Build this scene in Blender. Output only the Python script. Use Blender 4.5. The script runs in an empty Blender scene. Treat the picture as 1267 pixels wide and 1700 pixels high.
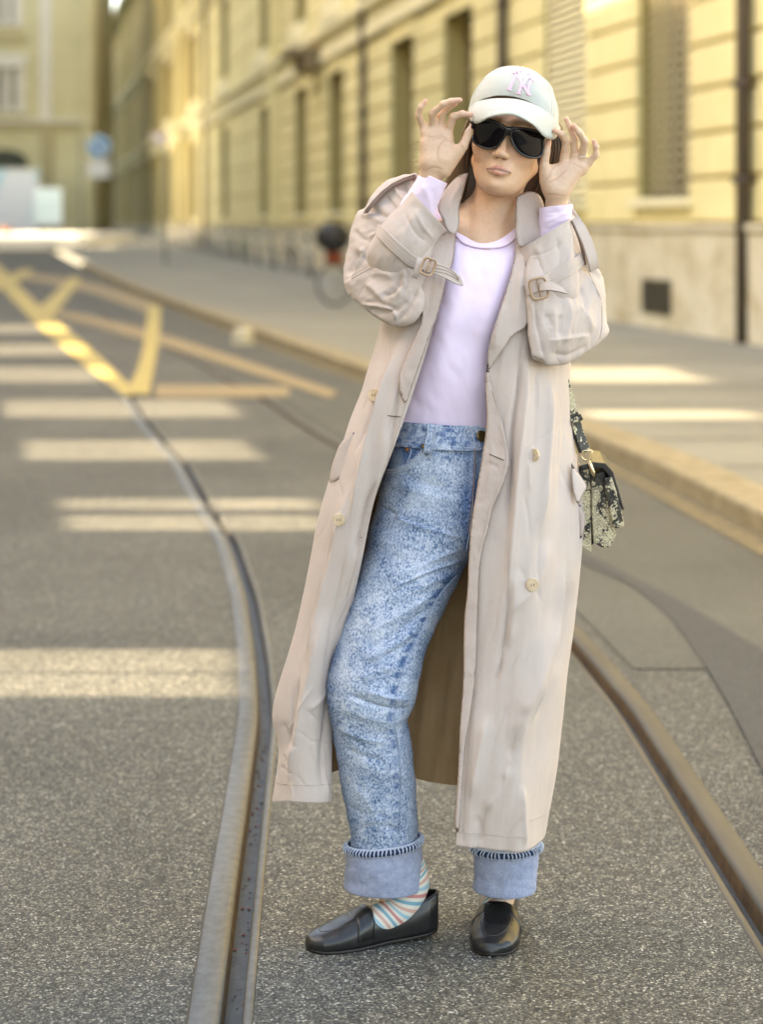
import bpy, math, random
import numpy as np
from mathutils import Vector, noise as mnoise
from mathutils.bvhtree import BVHTree

# ---------------------------------------------------------------- camera, sky, sun, exposure
SC = bpy.context.scene
CAM_H, FPX, HORY, CX = 1.42, 3200.0, 375.0, 633.5
cam_data = bpy.data.cameras.new('camera')
cam = bpy.data.objects.new('camera', cam_data)
SC.collection.objects.link(cam)
cam.location = (0, 0, CAM_H)
cam.rotation_euler = (math.pi / 2, 0, 0)
cam_data.sensor_fit = 'VERTICAL'
cam_data.sensor_height = 36
cam_data.sensor_width = 36 * 1267 / 1700
cam_data.lens = FPX / 1700 * 36
cam_data.shift_y = -(850 - HORY) / 1700
cam_data.clip_start = 0.05
cam_data.clip_end = 3000
cam_data.dof.use_dof = True
cam_data.dof.focus_distance = 3.72
cam_data.dof.aperture_fstop = 2.5
SC.camera = cam

SUN_EL, SUN_AZ = math.radians(40), math.radians(-90)      # sun stands to the left (-X) of the street
world = bpy.data.worlds.new('World')
SC.world = world
world.use_nodes = True
wn = world.node_tree
wn.nodes.clear()
sky = wn.nodes.new('ShaderNodeTexSky')
sky.sky_type = 'NISHITA'
sky.sun_disc = False
sky.sun_elevation = SUN_EL
sky.sun_rotation = SUN_AZ
sky.altitude = 500
sky.dust_density = 2.5
bg = wn.nodes.new('ShaderNodeBackground')
bg.inputs['Strength'].default_value = 0.15
wo = wn.nodes.new('ShaderNodeOutputWorld')
wn.links.new(sky.outputs[0], bg.inputs[0])
wn.links.new(bg.outputs[0], wo.inputs[0])
sun_data = bpy.data.lights.new('sun', 'SUN')
sun_data.energy = 2.5
sun_data.angle = math.radians(0.55)
sun_data.color = (1.0, 0.93, 0.80)
sun = bpy.data.objects.new('sun', sun_data)
SC.collection.objects.link(sun)
sun.location = (-20, 0, 20)
_d = Vector((math.cos(SUN_EL), 0.0, -math.sin(SUN_EL)))      # light travels towards +X and down
sun.rotation_euler = _d.to_track_quat('-Z', 'Y').to_euler()
SC.view_settings.view_transform = 'Standard'
SC.view_settings.look = 'None'
SC.view_settings.exposure = 2.88
SC.view_settings.use_white_balance = True
SC.view_settings.white_balance_temperature = 8900
SC.view_settings.white_balance_tint = 11
SC.view_settings.gamma = 1
SC.view_settings.use_curve_mapping = False
SC.cycles.max_bounces = 8
SC.cycles.transparent_max_bounces = 8
SC.cycles.use_denoising = True
SC.view_settings.white_balance_temperature = 8700

rnd = random.Random(7)
rng = np.random.RandomState(7)

# ---------------------------------------------------------------- helpers: materials
def sock(node, *names):
    for n in names:
        if n in node.inputs:
            return node.inputs[n]

class Mat:
    def __init__(self, name, color=(.5, .5, .5), rough=.6, metal=0.0, spec=.5):
        self.m = bpy.data.materials.new(name)
        self.m.use_nodes = True
        self.t = self.m.node_tree
        self.b = self.t.nodes['Principled BSDF']
        self.b.inputs['Base Color'].default_value = (*color, 1)
        self.b.inputs['Roughness'].default_value = rough
        self.b.inputs['Metallic'].default_value = metal
        self.b.inputs['Specular IOR Level'].default_value = spec
        self._co = None
    def n(self, kind, **kw):
        nd = self.t.nodes.new(kind)
        for k, v in kw.items():
            setattr(nd, k, v)
        return nd
    def l(self, a, b):
        self.t.links.new(a, b)
    def co(self, scale=(1, 1, 1), rot=(0, 0, 0)):
        if self._co is None:
            self._co = self.n('ShaderNodeTexCoord')
        mp = self.n('ShaderNodeMapping')
        mp.inputs['Scale'].default_value = scale
        mp.inputs['Rotation'].default_value = rot
        self.l(self._co.outputs['Object'], mp.inputs['Vector'])
        return mp.outputs[0]
    def noise(self, scale, detail=4, rough=.55, stretch=(1, 1, 1), rot=(0, 0, 0), dist=0):
        nd = self.n('ShaderNodeTexNoise')
        nd.inputs['Scale'].default_value = scale
        nd.inputs['Detail'].default_value = detail
        nd.inputs['Roughness'].default_value = rough
        nd.inputs['Distortion'].default_value = dist
        self.l(self.co(stretch, rot), nd.inputs['Vector'])
        return nd.outputs['Fac']
    def voro(self, scale, feature='F1', out='Distance', stretch=(1, 1, 1), rand=1):
        nd = self.n('ShaderNodeTexVoronoi', feature=feature)
        nd.inputs['Scale'].default_value = scale
        nd.inputs['Randomness'].default_value = rand
        self.l(self.co(stretch), nd.inputs['Vector'])
        return nd.outputs[out]
    def attr(self, name, out='Fac'):
        nd = self.n('ShaderNodeAttribute', attribute_name=name)
        return nd.outputs[out]
    def ramp(self, fac, stops, interp='LINEAR'):
        r = self.n('ShaderNodeValToRGB')
        r.color_ramp.interpolation = interp
        e = r.color_ramp.elements
        while len(e) < len(stops):
            e.new(0.5)
        for i, (p, c) in enumerate(stops):
            e[i].position = p
            c = (c, c, c) if not hasattr(c, '__len__') else c
            e[i].color = (*c, 1)
        self.l(fac, r.inputs[0])
        return r.outputs[0]
    def mix(self, fac, a, b, mode='MIX'):
        m = self.n('ShaderNodeMix', data_type='RGBA', blend_type=mode)
        for v, k in ((fac, 0), (a, 6), (b, 7)):
            if hasattr(v, 'links') or hasattr(v, 'is_linked'):
                self.l(v, m.inputs[k])
            elif k == 0:
                m.inputs[0].default_value = v
            else:
                c = (v, v, v) if not hasattr(v, '__len__') else v
                m.inputs[k].default_value = (*c, 1)
        return m.outputs[2]
    def math(self, op, a, b=0.0, c=None, clamp=False):
        m = self.n('ShaderNodeMath', operation=op, use_clamp=clamp)
        for i, v in enumerate((a, b) if c is None else (a, b, c)):
            if hasattr(v, 'is_linked'):
                self.l(v, m.inputs[i])
            else:
                m.inputs[i].default_value = v
        return m.outputs[0]
    def color(self, out):
        self.l(out, self.b.inputs['Base Color'])
        return self
    def roughness(self, out):
        self.l(out, self.b.inputs['Roughness'])
        return self
    def bump(self, height, strength=.3, dist=.002, prev=None):
        bp = self.n('ShaderNodeBump')
        bp.inputs['Strength'].default_value = strength
        bp.inputs['Distance'].default_value = dist
        self.l(height, bp.inputs['Height'])
        if prev is not None:
            self.l(prev, bp.inputs['Normal'])
        self.l(bp.outputs[0], self.b.inputs['Normal'])
        return bp.outputs[0]

# ---------------------------------------------------------------- helpers: objects
def link(o):
    SC.collection.objects.link(o)
    return o
def meta(o, label=None, category=None, group=None, kind=None):
    if label: o['label'] = label
    if category: o['category'] = category
    if group: o['group'] = group
    if kind: o['kind'] = kind
    return o
def empty(name, loc=(0, 0, 0), label=None, category=None, group=None, rotz=0):
    o = bpy.data.objects.new(name, None)
    o.empty_display_size = .1
    o.location = loc
    o.rotation_euler = (0, 0, rotz)
    return meta(link(o), label, category, group)
def mesh(name, v, f, mat=None, parent=None, smooth=True, attrs=None, solid=None, bevel=None, sub=0):
    me = bpy.data.meshes.new(name)
    v = np.asarray(v, dtype=np.float64)
    if parent is not None and not (parent.matrix_world.is_identity if False else False):
        loc = np.array(world_loc(parent))
        v = v - loc
    me.from_pydata(v.tolist(), [], f if isinstance(f, list) else f.tolist())
    if smooth:
        me.polygons.foreach_set('use_smooth', [True] * len(me.polygons))
    for k, a in (attrs or {}).items():
        at = me.attributes.new(k, 'FLOAT', 'POINT')
        at.data.foreach_set('value', np.asarray(a, dtype=np.float32))
    me.update()
    o = bpy.data.objects.new(name, me)
    if mat is not None:
        me.materials.append(mat.m if isinstance(mat, Mat) else mat)
    link(o)
    if parent is not None:
        o.parent = parent
    if solid:
        md = o.modifiers.new('thickness', 'SOLIDIFY'); md.thickness = solid; md.offset = 0
    if bevel:
        md = o.modifiers.new('bevel', 'BEVEL'); md.width = bevel; md.segments = 2; md.limit_method = 'ANGLE'
    if sub:
        md = o.modifiers.new('sub', 'SUBSURF'); md.levels = sub; md.render_levels = sub
    return o
def world_loc(o):
    x = y = z = 0.0
    while o is not None:
        x += o.location.x; y += o.location.y; z += o.location.z
        o = o.parent
    return (x, y, z)

class MB:
    """collects simple shapes into one mesh"""
    def __init__(s): s.v, s.f = [], []
    def add(s, v, f):
        o = len(s.v); s.v += [tuple(p) for p in v]; s.f += [tuple(i + o for i in q) for q in f]; return s
    def box(s, x0, x1, y0, y1, z0, z1, T=None):
        v = [(x, y, z) for x in (x0, x1) for y in (y0, y1) for z in (z0, z1)]
        if T: v = [T(*p) for p in v]
        return s.add(v, [(0, 1, 3, 2), (4, 6, 7, 5), (0, 4, 5, 1), (2, 3, 7, 6), (0, 2, 6, 4), (1, 5, 7, 3)])
    def tube(s, pts, r, n=8, cap=True, closed=False):
        v, f = tube_geo(pts, r, n, cap, closed)
        return s.add(v, f)
    def build(s, name, mat, parent=None, **k): return mesh(name, s.v, s.f, mat, parent, **k)

def frames(P, closed=False):
    P = np.asarray(P, float)
    if closed:
        T = np.roll(P, -1, 0) - np.roll(P, 1, 0)
    else:
        T = np.gradient(P, axis=0)
    T /= np.linalg.norm(T, axis=1)[:, None] + 1e-12
    up = np.array([0, 0, 1.0]) if abs(T[0][2]) < .9 else np.array([0, 1.0, 0])
    N = np.zeros_like(P)
    n = np.cross(np.cross(T[0], up), T[0])
    for i in range(len(P)):
        n = n - T[i] * np.dot(n, T[i])
        n /= np.linalg.norm(n) + 1e-12
        N[i] = n
    return T, N, np.cross(T, N)
def tube_geo(P, r, n=8, cap=True, closed=False, flat=1.0):
    P = np.asarray(P, float); m = len(P)
    r = np.broadcast_to(np.asarray(r, float), (m,))
    T, N, B = frames(P, closed)
    a = np.arange(n) * 2 * math.pi / n
    V = P[:, None, :] + r[:, None, None] * (np.cos(a)[None, :, None] * N[:, None, :] + flat * np.sin(a)[None, :, None] * B[:, None, :])
    V = V.reshape(-1, 3)
    F = []
    for i in range(m if closed else m - 1):
        j = (i + 1) % m
        for k in range(n):
            k2 = (k + 1) % n
            F.append((i * n + k, i * n + k2, j * n + k2, j * n + k))
    if cap and not closed:
        F.append(tuple(range(n))[::-1]); F.append(tuple((m - 1) * n + k for k in range(n)))
    return V.tolist(), F
def catmull(P, n):
    """Catmull-Rom through P (any dimension), n samples, chord spacing"""
    P = np.asarray(P, float)
    if len(P) < 3:
        t = np.linspace(0, 1, n)[:, None]
        return P[0] * (1 - t) + P[-1] * t
    E = np.vstack([2 * P[0] - P[1], P, 2 * P[-1] - P[-2]])
    t = np.linspace(0, len(P) - 1 - 1e-9, n)
    i = t.astype(int); u = (t - i)[:, None]
    a, b, c, d = E[i], E[i + 1], E[i + 2], E[i + 3]
    return .5 * ((2 * b) + (c - a) * u + (2 * a - 5 * b + 4 * c - d) * u * u + (3 * b - a - 3 * c + d) * u ** 3)
def gridfaces(m, n, wrap=False):
    i = np.arange(m - 1)[:, None]; j = np.arange(n if wrap else n - 1)[None, :]
    j2 = (j + 1) % n
    q = np.stack([i * n + j, i * n + j2, (i + 1) * n + j2, (i + 1) * n + j], -1)
    return q.reshape(-1, 4)

Z0 = 3.83
def P3(px, py, d=0.0):
    """point seen at picture position (px,py), d metres behind the plane the person stands in"""
    px = np.asarray(px, float); py = np.asarray(py, float); Z = Z0 + np.asarray(d, float)
    return np.stack(np.broadcast_arrays((px - CX) * Z / FPX, Z, CAM_H - (py - HORY) * Z / FPX), -1)
def topix(V):
    V = np.asarray(V, float)
    return CX + V[..., 0] * FPX / V[..., 1], HORY + (CAM_H - V[..., 2]) * FPX / V[..., 1]
# ================================================================ SETTING
def g(Z):
    Z = np.asarray(Z, float)
    return np.where(Z > 16, 0.00008 * (np.clip(Z, 16, 130) - 16) ** 2, 0.0)
def g1(Z): return float(g(Z))
def ground_at(px, py, lift=0.0):
    lo, hi = 2.0, 125.0
    for _ in range(50):
        m = .5 * (lo + hi)
        if HORY + (CAM_H - g1(m)) * FPX / m > py: lo = m
        else: hi = m
    return ((px - CX) * lo / FPX, lo, g1(lo) + lift)

# --- asphalt
asph = Mat('asphalt', rough=.78, spec=.5)
st = asph.voro(250, out='Color'); sd = asph.voro(250)
big = asph.noise(1.1, 3); mid = asph.noise(30, 4)
sep = asph.n('ShaderNodeSeparateColor'); asph.l(st, sep.inputs[0])
tone = asph.ramp(sep.outputs[0], [(0, (.016, .0165, .0155)), (.32, (.046, .047, .042)), (.66, (.094, .093, .077)), (.85, (.165, .158, .125)), (.95, (.28, .265, .21)), (1, (.50, .48, .42))])
tone = asph.mix(.75, tone, asph.ramp(mid, [(.32, .62), (.68, 1.28)]), 'MULTIPLY')
tone = asph.mix(1, tone, asph.ramp(asph.noise(.7, 6, .62, dist=.5), [(.3, .70), (.7, 1.22)]), 'MULTIPLY')
asph.color(tone)
ht = asph.ramp(sd, [(0, 1.0), (.55, .35), (1, 0.0)])
ht2 = asph.mix(.5, ht, sep.outputs[1], 'MULTIPLY')
asph.bump(ht2, .9, .0035)
asph2 = Mat('smooth_asphalt', rough=.8, spec=.35)
s2 = asph2.voro(420, out='Color'); sp2 = asph2.n('ShaderNodeSeparateColor'); asph2.l(s2, sp2.inputs[0])
t2 = asph2.ramp(sp2.outputs[0], [(0, (.040, .040, .035)), (.6, (.080, .079, .066)), (1, (.19, .185, .15))])
asph2.color(asph2.mix(1, t2, asph2.ramp(asph2.noise(.8, 4), [(.3, .85), (.7, 1.15)]), 'MULTIPLY'))
asph2.bump(sp2.outputs[1], .4, .002)
dark = Mat('dark_asphalt', rough=.8, spec=.4)
s3 = dark.voro(380, out='Color'); sp3 = dark.n('ShaderNodeSeparateColor'); dark.l(s3, sp3.inputs[0])
dark.color(dark.ramp(sp3.outputs[0], [(0, (.03, .03, .03)), (.7, (.055, .056, .053)), (1, (.11, .11, .105))]))
dark.bump(sp3.outputs[1], .4, .002)
pave = Mat('pavement_asphalt', rough=.85)
pave.color(pave.mix(1, pave.ramp(pave.noise(60, 4), [(.3, (.18, .172, .135)), (.7, (.26, .248, .20))]), pave.ramp(pave.noise(.5, 3), [(.3, .85), (.7, 1.15)]), 'MULTIPLY'))
kerbm = Mat('kerb_stone', rough=.8)
kerbm.color(kerbm.ramp(kerbm.noise(9, 5), [(.3, (.20, .155, .085)), (.7, (.34, .28, .17))]))
steel = Mat('worn_rail_steel', (.36, .35, .31), .34, .35)
steel.color(steel.ramp(steel.noise(14, 4, stretch=(1, .06, 1)), [(.3, (.062, .061, .055)), (.7, (.13, .128, .115))]))
steel.roughness(steel.ramp(steel.noise(40, 4), [(.3, .42), (.7, .6)]))
steel.bump(steel.noise(300, 2), .15, .0004)
brownsteel = Mat('rusty_rail_steel', (.2, .13, .07), .6, .1)
brownsteel.color(brownsteel.ramp(brownsteel.noise(12, 5, stretch=(1, .15, 1)), [(.3, (.05, .044, .033)), (.7, (.095, .082, .06))]))
rustm = Mat('groove_rust', (.1, .05, .02), .8, 0)
rustm.color(rustm.ramp(rustm.noise(20, 5), [(.3, (.06, .036, .016)), (.7, (.14, .082, .034))]))
groovem = Mat('groove_floor_dirt', (.03, .032, .03), .6)
groovem.color(groovem.ramp(groovem.noise(25, 5), [(.3, (.022, .026, .026)), (.7, (.06, .065, .06))]))

# --- rail curves (gauge edge of each rail on the ground)
def curve_from_px(pts):
    w = np.array([ground_at(x, y)[:2] for x, y in pts]); w = w[np.argsort(w[:, 1])]
    return w
RL = curve_from_px([(364, 1700), (387, 1512), (412, 1324), (430, 1182), (423, 1080), (408, 985), (380, 895), (300, 765), (215, 660), (140, 590), (60, 510), (-60, 455)])
_lz = np.log(RL[:, 1]); _tt = np.linspace(_lz[0], _lz[-1], 400)
_raw = np.interp(_tt, _lz, RL[:, 0])
_pad = np.r_[_raw[0] - (_raw[1] - _raw[0]) * np.arange(40, 0, -1), _raw, _raw[-1] + (_raw[-1] - _raw[-2]) * np.arange(1, 41)]
for _ in range(3): _pad = np.convolve(_pad, np.ones(7) / 7, 'same')
_sm = _pad[40:-40]
def _railX(Z): return np.interp(np.log(np.maximum(Z, 1.8)), _tt, _sm)
def railL(Z):
    Z = np.asarray(Z, float)
    zt = 34.0
    s = (_railX(zt) - _railX(zt - 1))
    n0 = 3.55
    s0 = (_railX(n0 + .3) - _railX(n0)) / .3
    return np.where(Z > zt, _railX(zt) + s * (Z - zt), np.where(Z < n0, _railX(n0) + s0 * (Z - n0), _railX(np.clip(Z, n0, zt))))
GAUGE = 1.095
def railR(Z):
    Z = np.asarray(Z, float)
    dX = (railL(Z + .05) - railL(Z - .05)) / .1
    # offset along the normal, resampled back on Z
    z = Z.copy()
    for _ in range(8):
        d = (railL(z + .05) - railL(z - .05)) / .1
        z = Z + GAUGE * d / np.sqrt(1 + d * d)
    d = (railL(z + .05) - railL(z - .05)) / .1
    return railL(z) + GAUGE / np.sqrt(1 + d * d)
rowsZ = np.concatenate([np.linspace(-30, 1.5, 12), np.linspace(1.8, 12, 140), np.linspace(12.2, 40, 90), np.linspace(41, 135, 45), [180, 260, 500, 1200]])
xl, xr = railL(rowsZ), railR(rowsZ)
xl[:12] = xl[12]; xr[:12] = xr[12]
# lateral columns: running head outside of the gauge edge, groove and lip inside
HEAD, GRV, LIP = .060, .040, .020
def kerbX(Z):
    K = np.array([(2.9, -10), (2.6, 2), (1.9, 7.2), (1.746, 8.82), (1.329, 12.45), (-.158, 17.75), (-1.85, 25.4), (-4.9, 38.8), (-11.5, 70)])
    K = np.array([[a, b] for a, b in K] + [[-24., 130.], [-24., 1200.]])
    return np.interp(Z, K[:, 1], K[:, 0])
def ksm(Z): return np.mean([kerbX(np.asarray(Z, float) + o) for o in np.linspace(-1.8, 1.8, 9)], 0)
def sheet(name, cols, zs, mat, hfun, parent=None, **k):
    """cols: list of arrays X(z)"""
    V = np.stack([np.stack([c, zs, hfun(zs, c)], -1) for c in cols], 1).reshape(-1, 3)
    return mesh(name, V, gridfaces(len(zs), len(cols)), mat, parent, **k)
hh = lambda zs, c: g(zs)
WL, WR = -900 + 0 * rowsZ, np.maximum(xr, 0) * 0 + 900
o1 = [WL, xl * 0 - 40, -12 + 0 * xl + np.minimum(xl, 0), xl - 1.2, xl - HEAD]
sheet('road', o1, rowsZ, asph, hh)
meta(bpy.data.objects['road'], kind='structure')
mid_cols = [xl + (GRV + LIP) + t * ((xr - GRV - LIP) - (xl + GRV + LIP)) for t in (0, .33, .66, 1)]
meta(sheet('road', mid_cols, rowsZ, asph, hh), kind='structure')
kx = np.maximum(ksm(rowsZ), xr + .3)
meta(sheet('road', [xr + HEAD, (xr + HEAD) * .5 + kx * .5, kx], rowsZ, asph, hh), kind='structure')
def rail(xg, side, name, hm, label):
    """xg gauge edge, side=+1: groove lies towards +X of the gauge edge"""
    e = empty(name, (float(xg[40]), float(rowsZ[40]), 0), label, 'tram rail')
    zs = rowsZ[:-4]; x = xg[:-4]; gz = g(zs)
    def strip(prof, mat, nm):
        V = np.stack([np.stack([x + side * a, zs, gz + b], -1) for a, b in prof], 1).reshape(-1, 3)
        F = gridfaces(len(zs), len(prof))
        if side > 0: F = F[:, ::-1]
        return mesh(nm, V, F, mat, e)
    strip([(-HEAD, -.03), (-HEAD, .0005), (-HEAD + .006, .003), (-.012, .004), (-.003, .001), (0, -.006)], hm, 'running_head')
    strip([(0, -.006), (.004, -.042)], rustm, 'groove_wall')
    strip([(.004, -.042), (GRV - .004, -.042)], groovem, 'groove_floor')
    strip([(GRV - .004, -.042), (GRV, -.004), (GRV + .004, .001), (GRV + LIP - .003, .001), (GRV + LIP, -.002), (GRV + LIP, -.03)], hm, 'guard_lip')
    return e
rail(xl, 1, 'tram_rail', steel, 'shiny grooved steel tram rail curving past the left side of the woman')
rail(xr, -1, 'tram_rail', brownsteel, 'brownish grooved tram rail curving to the lower right behind the woman')

# --- smoother asphalt laid beyond the seam, dark repair strip
seam = ground_at(1000, 1112)[1]
zz = np.concatenate([np.linspace(seam, 12, 30), np.linspace(12.3, 40, 60), np.linspace(41, 130, 45)])
lift = lambda e: (lambda zs, c: g(zs) + e)
z_kx = np.maximum(ksm(zz), railR(zz) + .3)
meta(sheet('road_resurfacing', [railR(zz) + HEAD + .05, z_kx - .002], zz, asph2, lift(.004)), kind='structure')
up = [(960, 912), (1040, 955), (1110, 990), (1180, 1030), (1267, 1083), (1400, 1160)]
lo = [(960, 935), (1040, 970), (1100, 1015), (1160, 1090), (1215, 1180), (1290, 1330)]
U = catmull([ground_at(*p)[:2] for p in up], 30); L = catmull([ground_at(*p)[:2] for p in lo], 30)
V = np.stack([np.c_[U, np.full(30, .008)], np.c_[L, np.full(30, .008)]], 1).reshape(-1, 3)
meta(mesh('dark_asphalt_strip', V, gridfaces(30, 2)[:, ::-1], dark), kind='structure')

# --- kerb stones, pavement
KH = .11
zp = rowsZ[:-3]; kp = np.maximum(ksm(zp), railR(np.maximum(zp, 1.8)) + .3)
SL = (633.5 - 40) / 3200
FAC = lambda Z: 4.17 - SL * (np.asarray(Z, float) - 21.6)       # facade line of the long yellow building
pv = sheet('pavement', [kp + .28, kp * .4 + .6 * (FAC(zp) + .3), np.maximum(FAC(zp) + .5, kp + .6), kp * 0 + 60], zp, pave, lambda z, c: g(z) + KH)
meta(pv, kind='structure')
kerb = empty('kerb', (float(ksm(8.8)), 8.8, 0), 'long row of sandy kerb stones along the pavement on the right', 'kerb')
zk = 3.0; ki = 0
while zk < 60:
    ln = 1.0 if zk < 26 else 2.0
    a, b = zk, zk + ln - .012
    zsr = np.linspace(a, b, 3); kxr = np.maximum(ksm(zsr), railR(zsr) + .3)
    dz = rnd.uniform(-.003, .003)
    prof = [(0, -.05), (.004, KH - .012), (.016, KH + .002), (.28, KH + .004), (.285, KH - .05)]
    Vk = np.stack([np.stack([kxr + p, zsr, g(zsr) + q + dz], -1) for p, q in prof], 1).reshape(-1, 3)
    Fk = gridfaces(3, 5)[:, ::-1].tolist() + [(0, 1, 2, 3, 4), (14, 13, 12, 11, 10)]
    mesh('kerb_stone', Vk, Fk, kerbm, kerb, smooth=False)
    zk += ln
mb = MB()
for z in np.arange(3, 45, .5): pass
gut = Mat('gutter_dirt', (.10, .085, .05), .9)
gut.color(gut.ramp(gut.noise(14, 5), [(.3, (.10, .08, .045)), (.7, (.22, .17, .085))]))
zg = np.linspace(3, 60, 150); kg = np.maximum(ksm(zg), railR(zg) + .3)
meta(sheet('gutter', [kg - .17, kg + .001], zg, gut, lift(.009)), kind='structure')
# cracks / joints across the pavement
jm = Mat('joint_dirt', (.05, .047, .04), .95)
for py in (588, 622, 668, 700, 760, 810):
    a = ground_at(900, py)[1]
    X0, X1 = float(ksm(a)) + .3, float(FAC(a))
    meta(mesh('pavement_joint', [(X0, a, g1(a) + KH + .004), (X1, a + .35, g1(a) + KH + .004), (X1, a + .38, g1(a) + KH + .004), (X0, a + .03, g1(a) + KH + .004)], [(0, 1, 2, 3)], jm), kind='structure')

# --- yellow markings
ylw = Mat('yellow_road_paint', (.78, .55, .06), .7)
ylw.color(ylw.mix(1, ylw.ramp(ylw.noise(6, 5), [(.3, (.36, .27, .08)), (.65, (.56, .43, .12))]), ylw.ramp(ylw.noise(90, 3), [(.35, .75), (.6, 1.0)]), 'MULTIPLY'))
dull_y = Mat('dull_orange_road_paint', (.4, .27, .1), .8)  # duller and browner than the yellow paint
dull_y.color(dull_y.ramp(dull_y.noise(40, 5), [(.35, (.20, .16, .10)), (.65, (.36, .26, .12))]))
def band(pl, pr, mat, e, n=30):
    A = [ground_at(*p) for p in catmull(pl, n)]; B = [ground_at(*p) for p in catmull(pr, n)]
    V = np.stack([A, B], 1).reshape(-1, 3); V[:, 2] += e
    F = gridfaces(n, 2)
    nz = np.cross(V[F[0][1]] - V[F[0][0]], V[F[0][3]] - V[F[0][0]])[2]
    return meta(mesh('road_marking', V, F if nz > 0 else F[:, ::-1], mat), kind='structure')
band([(-34, 440), (48, 528), (128, 598), (206, 660)], [(-12, 430), (74, 517), (152, 582), (232, 657)], ylw, .012)
band([(210, 656), (232, 600), (241, 550), (247, 508)], [(247, 658), (258, 600), (264, 560), (267, 511)], ylw, .016)
band([(55, 520), (95, 483), (118, 460)], [(85, 530), (115, 492), (134, 463)], ylw, .016)
band([(-20, 470), (15, 458), (40, 447)], [(-20, 490), (25, 470), (58, 450)], ylw, .020)
band([(80, 512), (230, 545), (400, 598), (560, 652)], [(95, 526), (225, 562), (400, 615), (548, 663)], dull_y, .012)
band([(258, 640), (450, 642), (480, 643)], [(258, 662), (450, 660), (480, 658)], dull_y, .008)
band([(40, 452), (150, 470), (262, 505)], [(30, 462), (140, 484), (256, 524)], dull_y, .008)

# ================================================================ LONG YELLOW BUILDING
stuc = Mat('yellow_stucco', rough=.9, spec=.2)
stuc.color(stuc.mix(1, stuc.ramp(stuc.noise(2.0, 4), [(.3, (.75, .645, .33)), (.7, (.82, .72, .40))]), stuc.ramp(stuc.noise(.35, 3, stretch=(1, 1, .5)), [(.3, .88), (.7, 1.1)]), 'MULTIPLY'))
stuc.bump(stuc.noise(60, 4), .3, .004)
cream = Mat('cream_moulding', rough=.85, spec=.2)
cream.color(cream.ramp(cream.noise(3, 4), [(.3, (.80, .72, .46)), (.7, (.86, .79, .54))]))
plin = Mat('pale_stone_plinth', rough=.85, spec=.2)
plin.color(plin.mix(1, plin.ramp(plin.noise(2.5, 5, dist=.4), [(.32, (.50, .42, .26)), (.5, (.66, .60, .44)), (.75, (.74, .69, .55))]), plin.ramp(plin.noise(12, 4), [(.3, .85), (.55, 1.0)]), 'MULTIPLY'))
plin.bump(plin.noise(20, 5), .4, .01)
mort = Mat('dark_joint_render', (.42, .33, .13), .95)  # darker ochre render showing between the blocks
pipe = Mat('brown_downpipe_paint', (.085, .06, .04), .5)
shut = Mat('weathered_shutter_wood', rough=.7)
shut.color(shut.ramp(shut.noise(8, 4, stretch=(1, 1, .1)), [(.3, (.34, .25, .12)), (.7, (.48, .37, .19))]))
frm = Mat('brown_window_frame', (.24, .18, .10), .6)
glass = Mat('dark_window_glass', (.10, .078, .04), .25, spec=.5)
iron = Mat('dark_iron', (.05, .045, .035), .5, .5)
U_ = np.array([-SL, 1.0]); U_ = U_ / np.linalg.norm(U_)           # along the facade, away from the camera
Nn = np.array([-U_[1], U_[0]])                                        # out of the wall, towards the street
ORG = np.array([float(FAC(0)), 0.0])
S1 = math.hypot(1, SL)
def W(s, n, z):
    p = ORG + U_ * s + Nn * n
    return (p[0], p[1], z)
def s_of_px(px):       # arc position on the facade seen at picture column px
    Z = 26136.0 / (px - 40.0)
    return Z * S1
bld = empty('yellow_building', W(24 * S1, 0, 0), 'long pale yellow rusticated building with tall windows and cream bands on the right', 'building')
def T(s, n, z): return W(s, n, z)
END = 215 * S1
wins = [(s_of_px(1060), s_of_px(1152), 'grille'), (s_of_px(905), s_of_px(977), 'shutter'), (s_of_px(738), s_of_px(789), 'glass'), (s_of_px(650), s_of_px(690), 'glass'),
        (s_of_px(546), s_of_px(573), 'glass'), (s_of_px(491), s_of_px(511), 'glass'), (s_of_px(432), s_of_px(449), 'glass'), (s_of_px(368), s_of_px(379), 'glass'), (s_of_px(318), s_of_px(328), 'glass'), (s_of_px(276), s_of_px(284), 'glass')]
for _px in (252, 232, 214, 198, 184, 172):
    wins.append((s_of_px(_px), s_of_px(_px) - 2.2, 'glass'))
wins = [(min(a, b), max(a, b), k) for a, b, k in wins]
extra_near = [(s_of_px(1400), s_of_px(1560), 'glass')]
GW0, GW1 = 1.78, 5.45          # ground floor window sill and head
UW0, UW1 = 7.35, 10.6          # upper windows
TOP = 19.0
allw = sorted([(min(a, b), max(a, b), k) for a, b, k in extra_near] + wins)
edges = [6.0] + [e for w in allw for e in w[:2]] + [END]
DP = .42
core = MB()
# wall core: solid piers between openings and horizontal spandrels (boxes butted)
for i in range(0, len(edges) - 1, 2):
    core.box(edges[i], edges[i + 1], -.6, 0, 1.42, TOP, T)
for a, b, k in allw:
    for z0, z1 in ((1.42, GW0), (GW1, UW0), (UW1, UW1 + 2.0), (UW1 + 4.6, TOP)):
        core.box(a + .001, b - .001, -.6, -.002, z0, z1, T)
    for z0, z1 in ((GW0, GW1), (UW0, UW1), (UW1 + 2, UW1 + 4.6)):
        core.box(a + .001, b - .001, -.62, -DP - .06, z0 + .001, z1 - .001, T)
core.build('wall', mort, bld, smooth=False)
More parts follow.
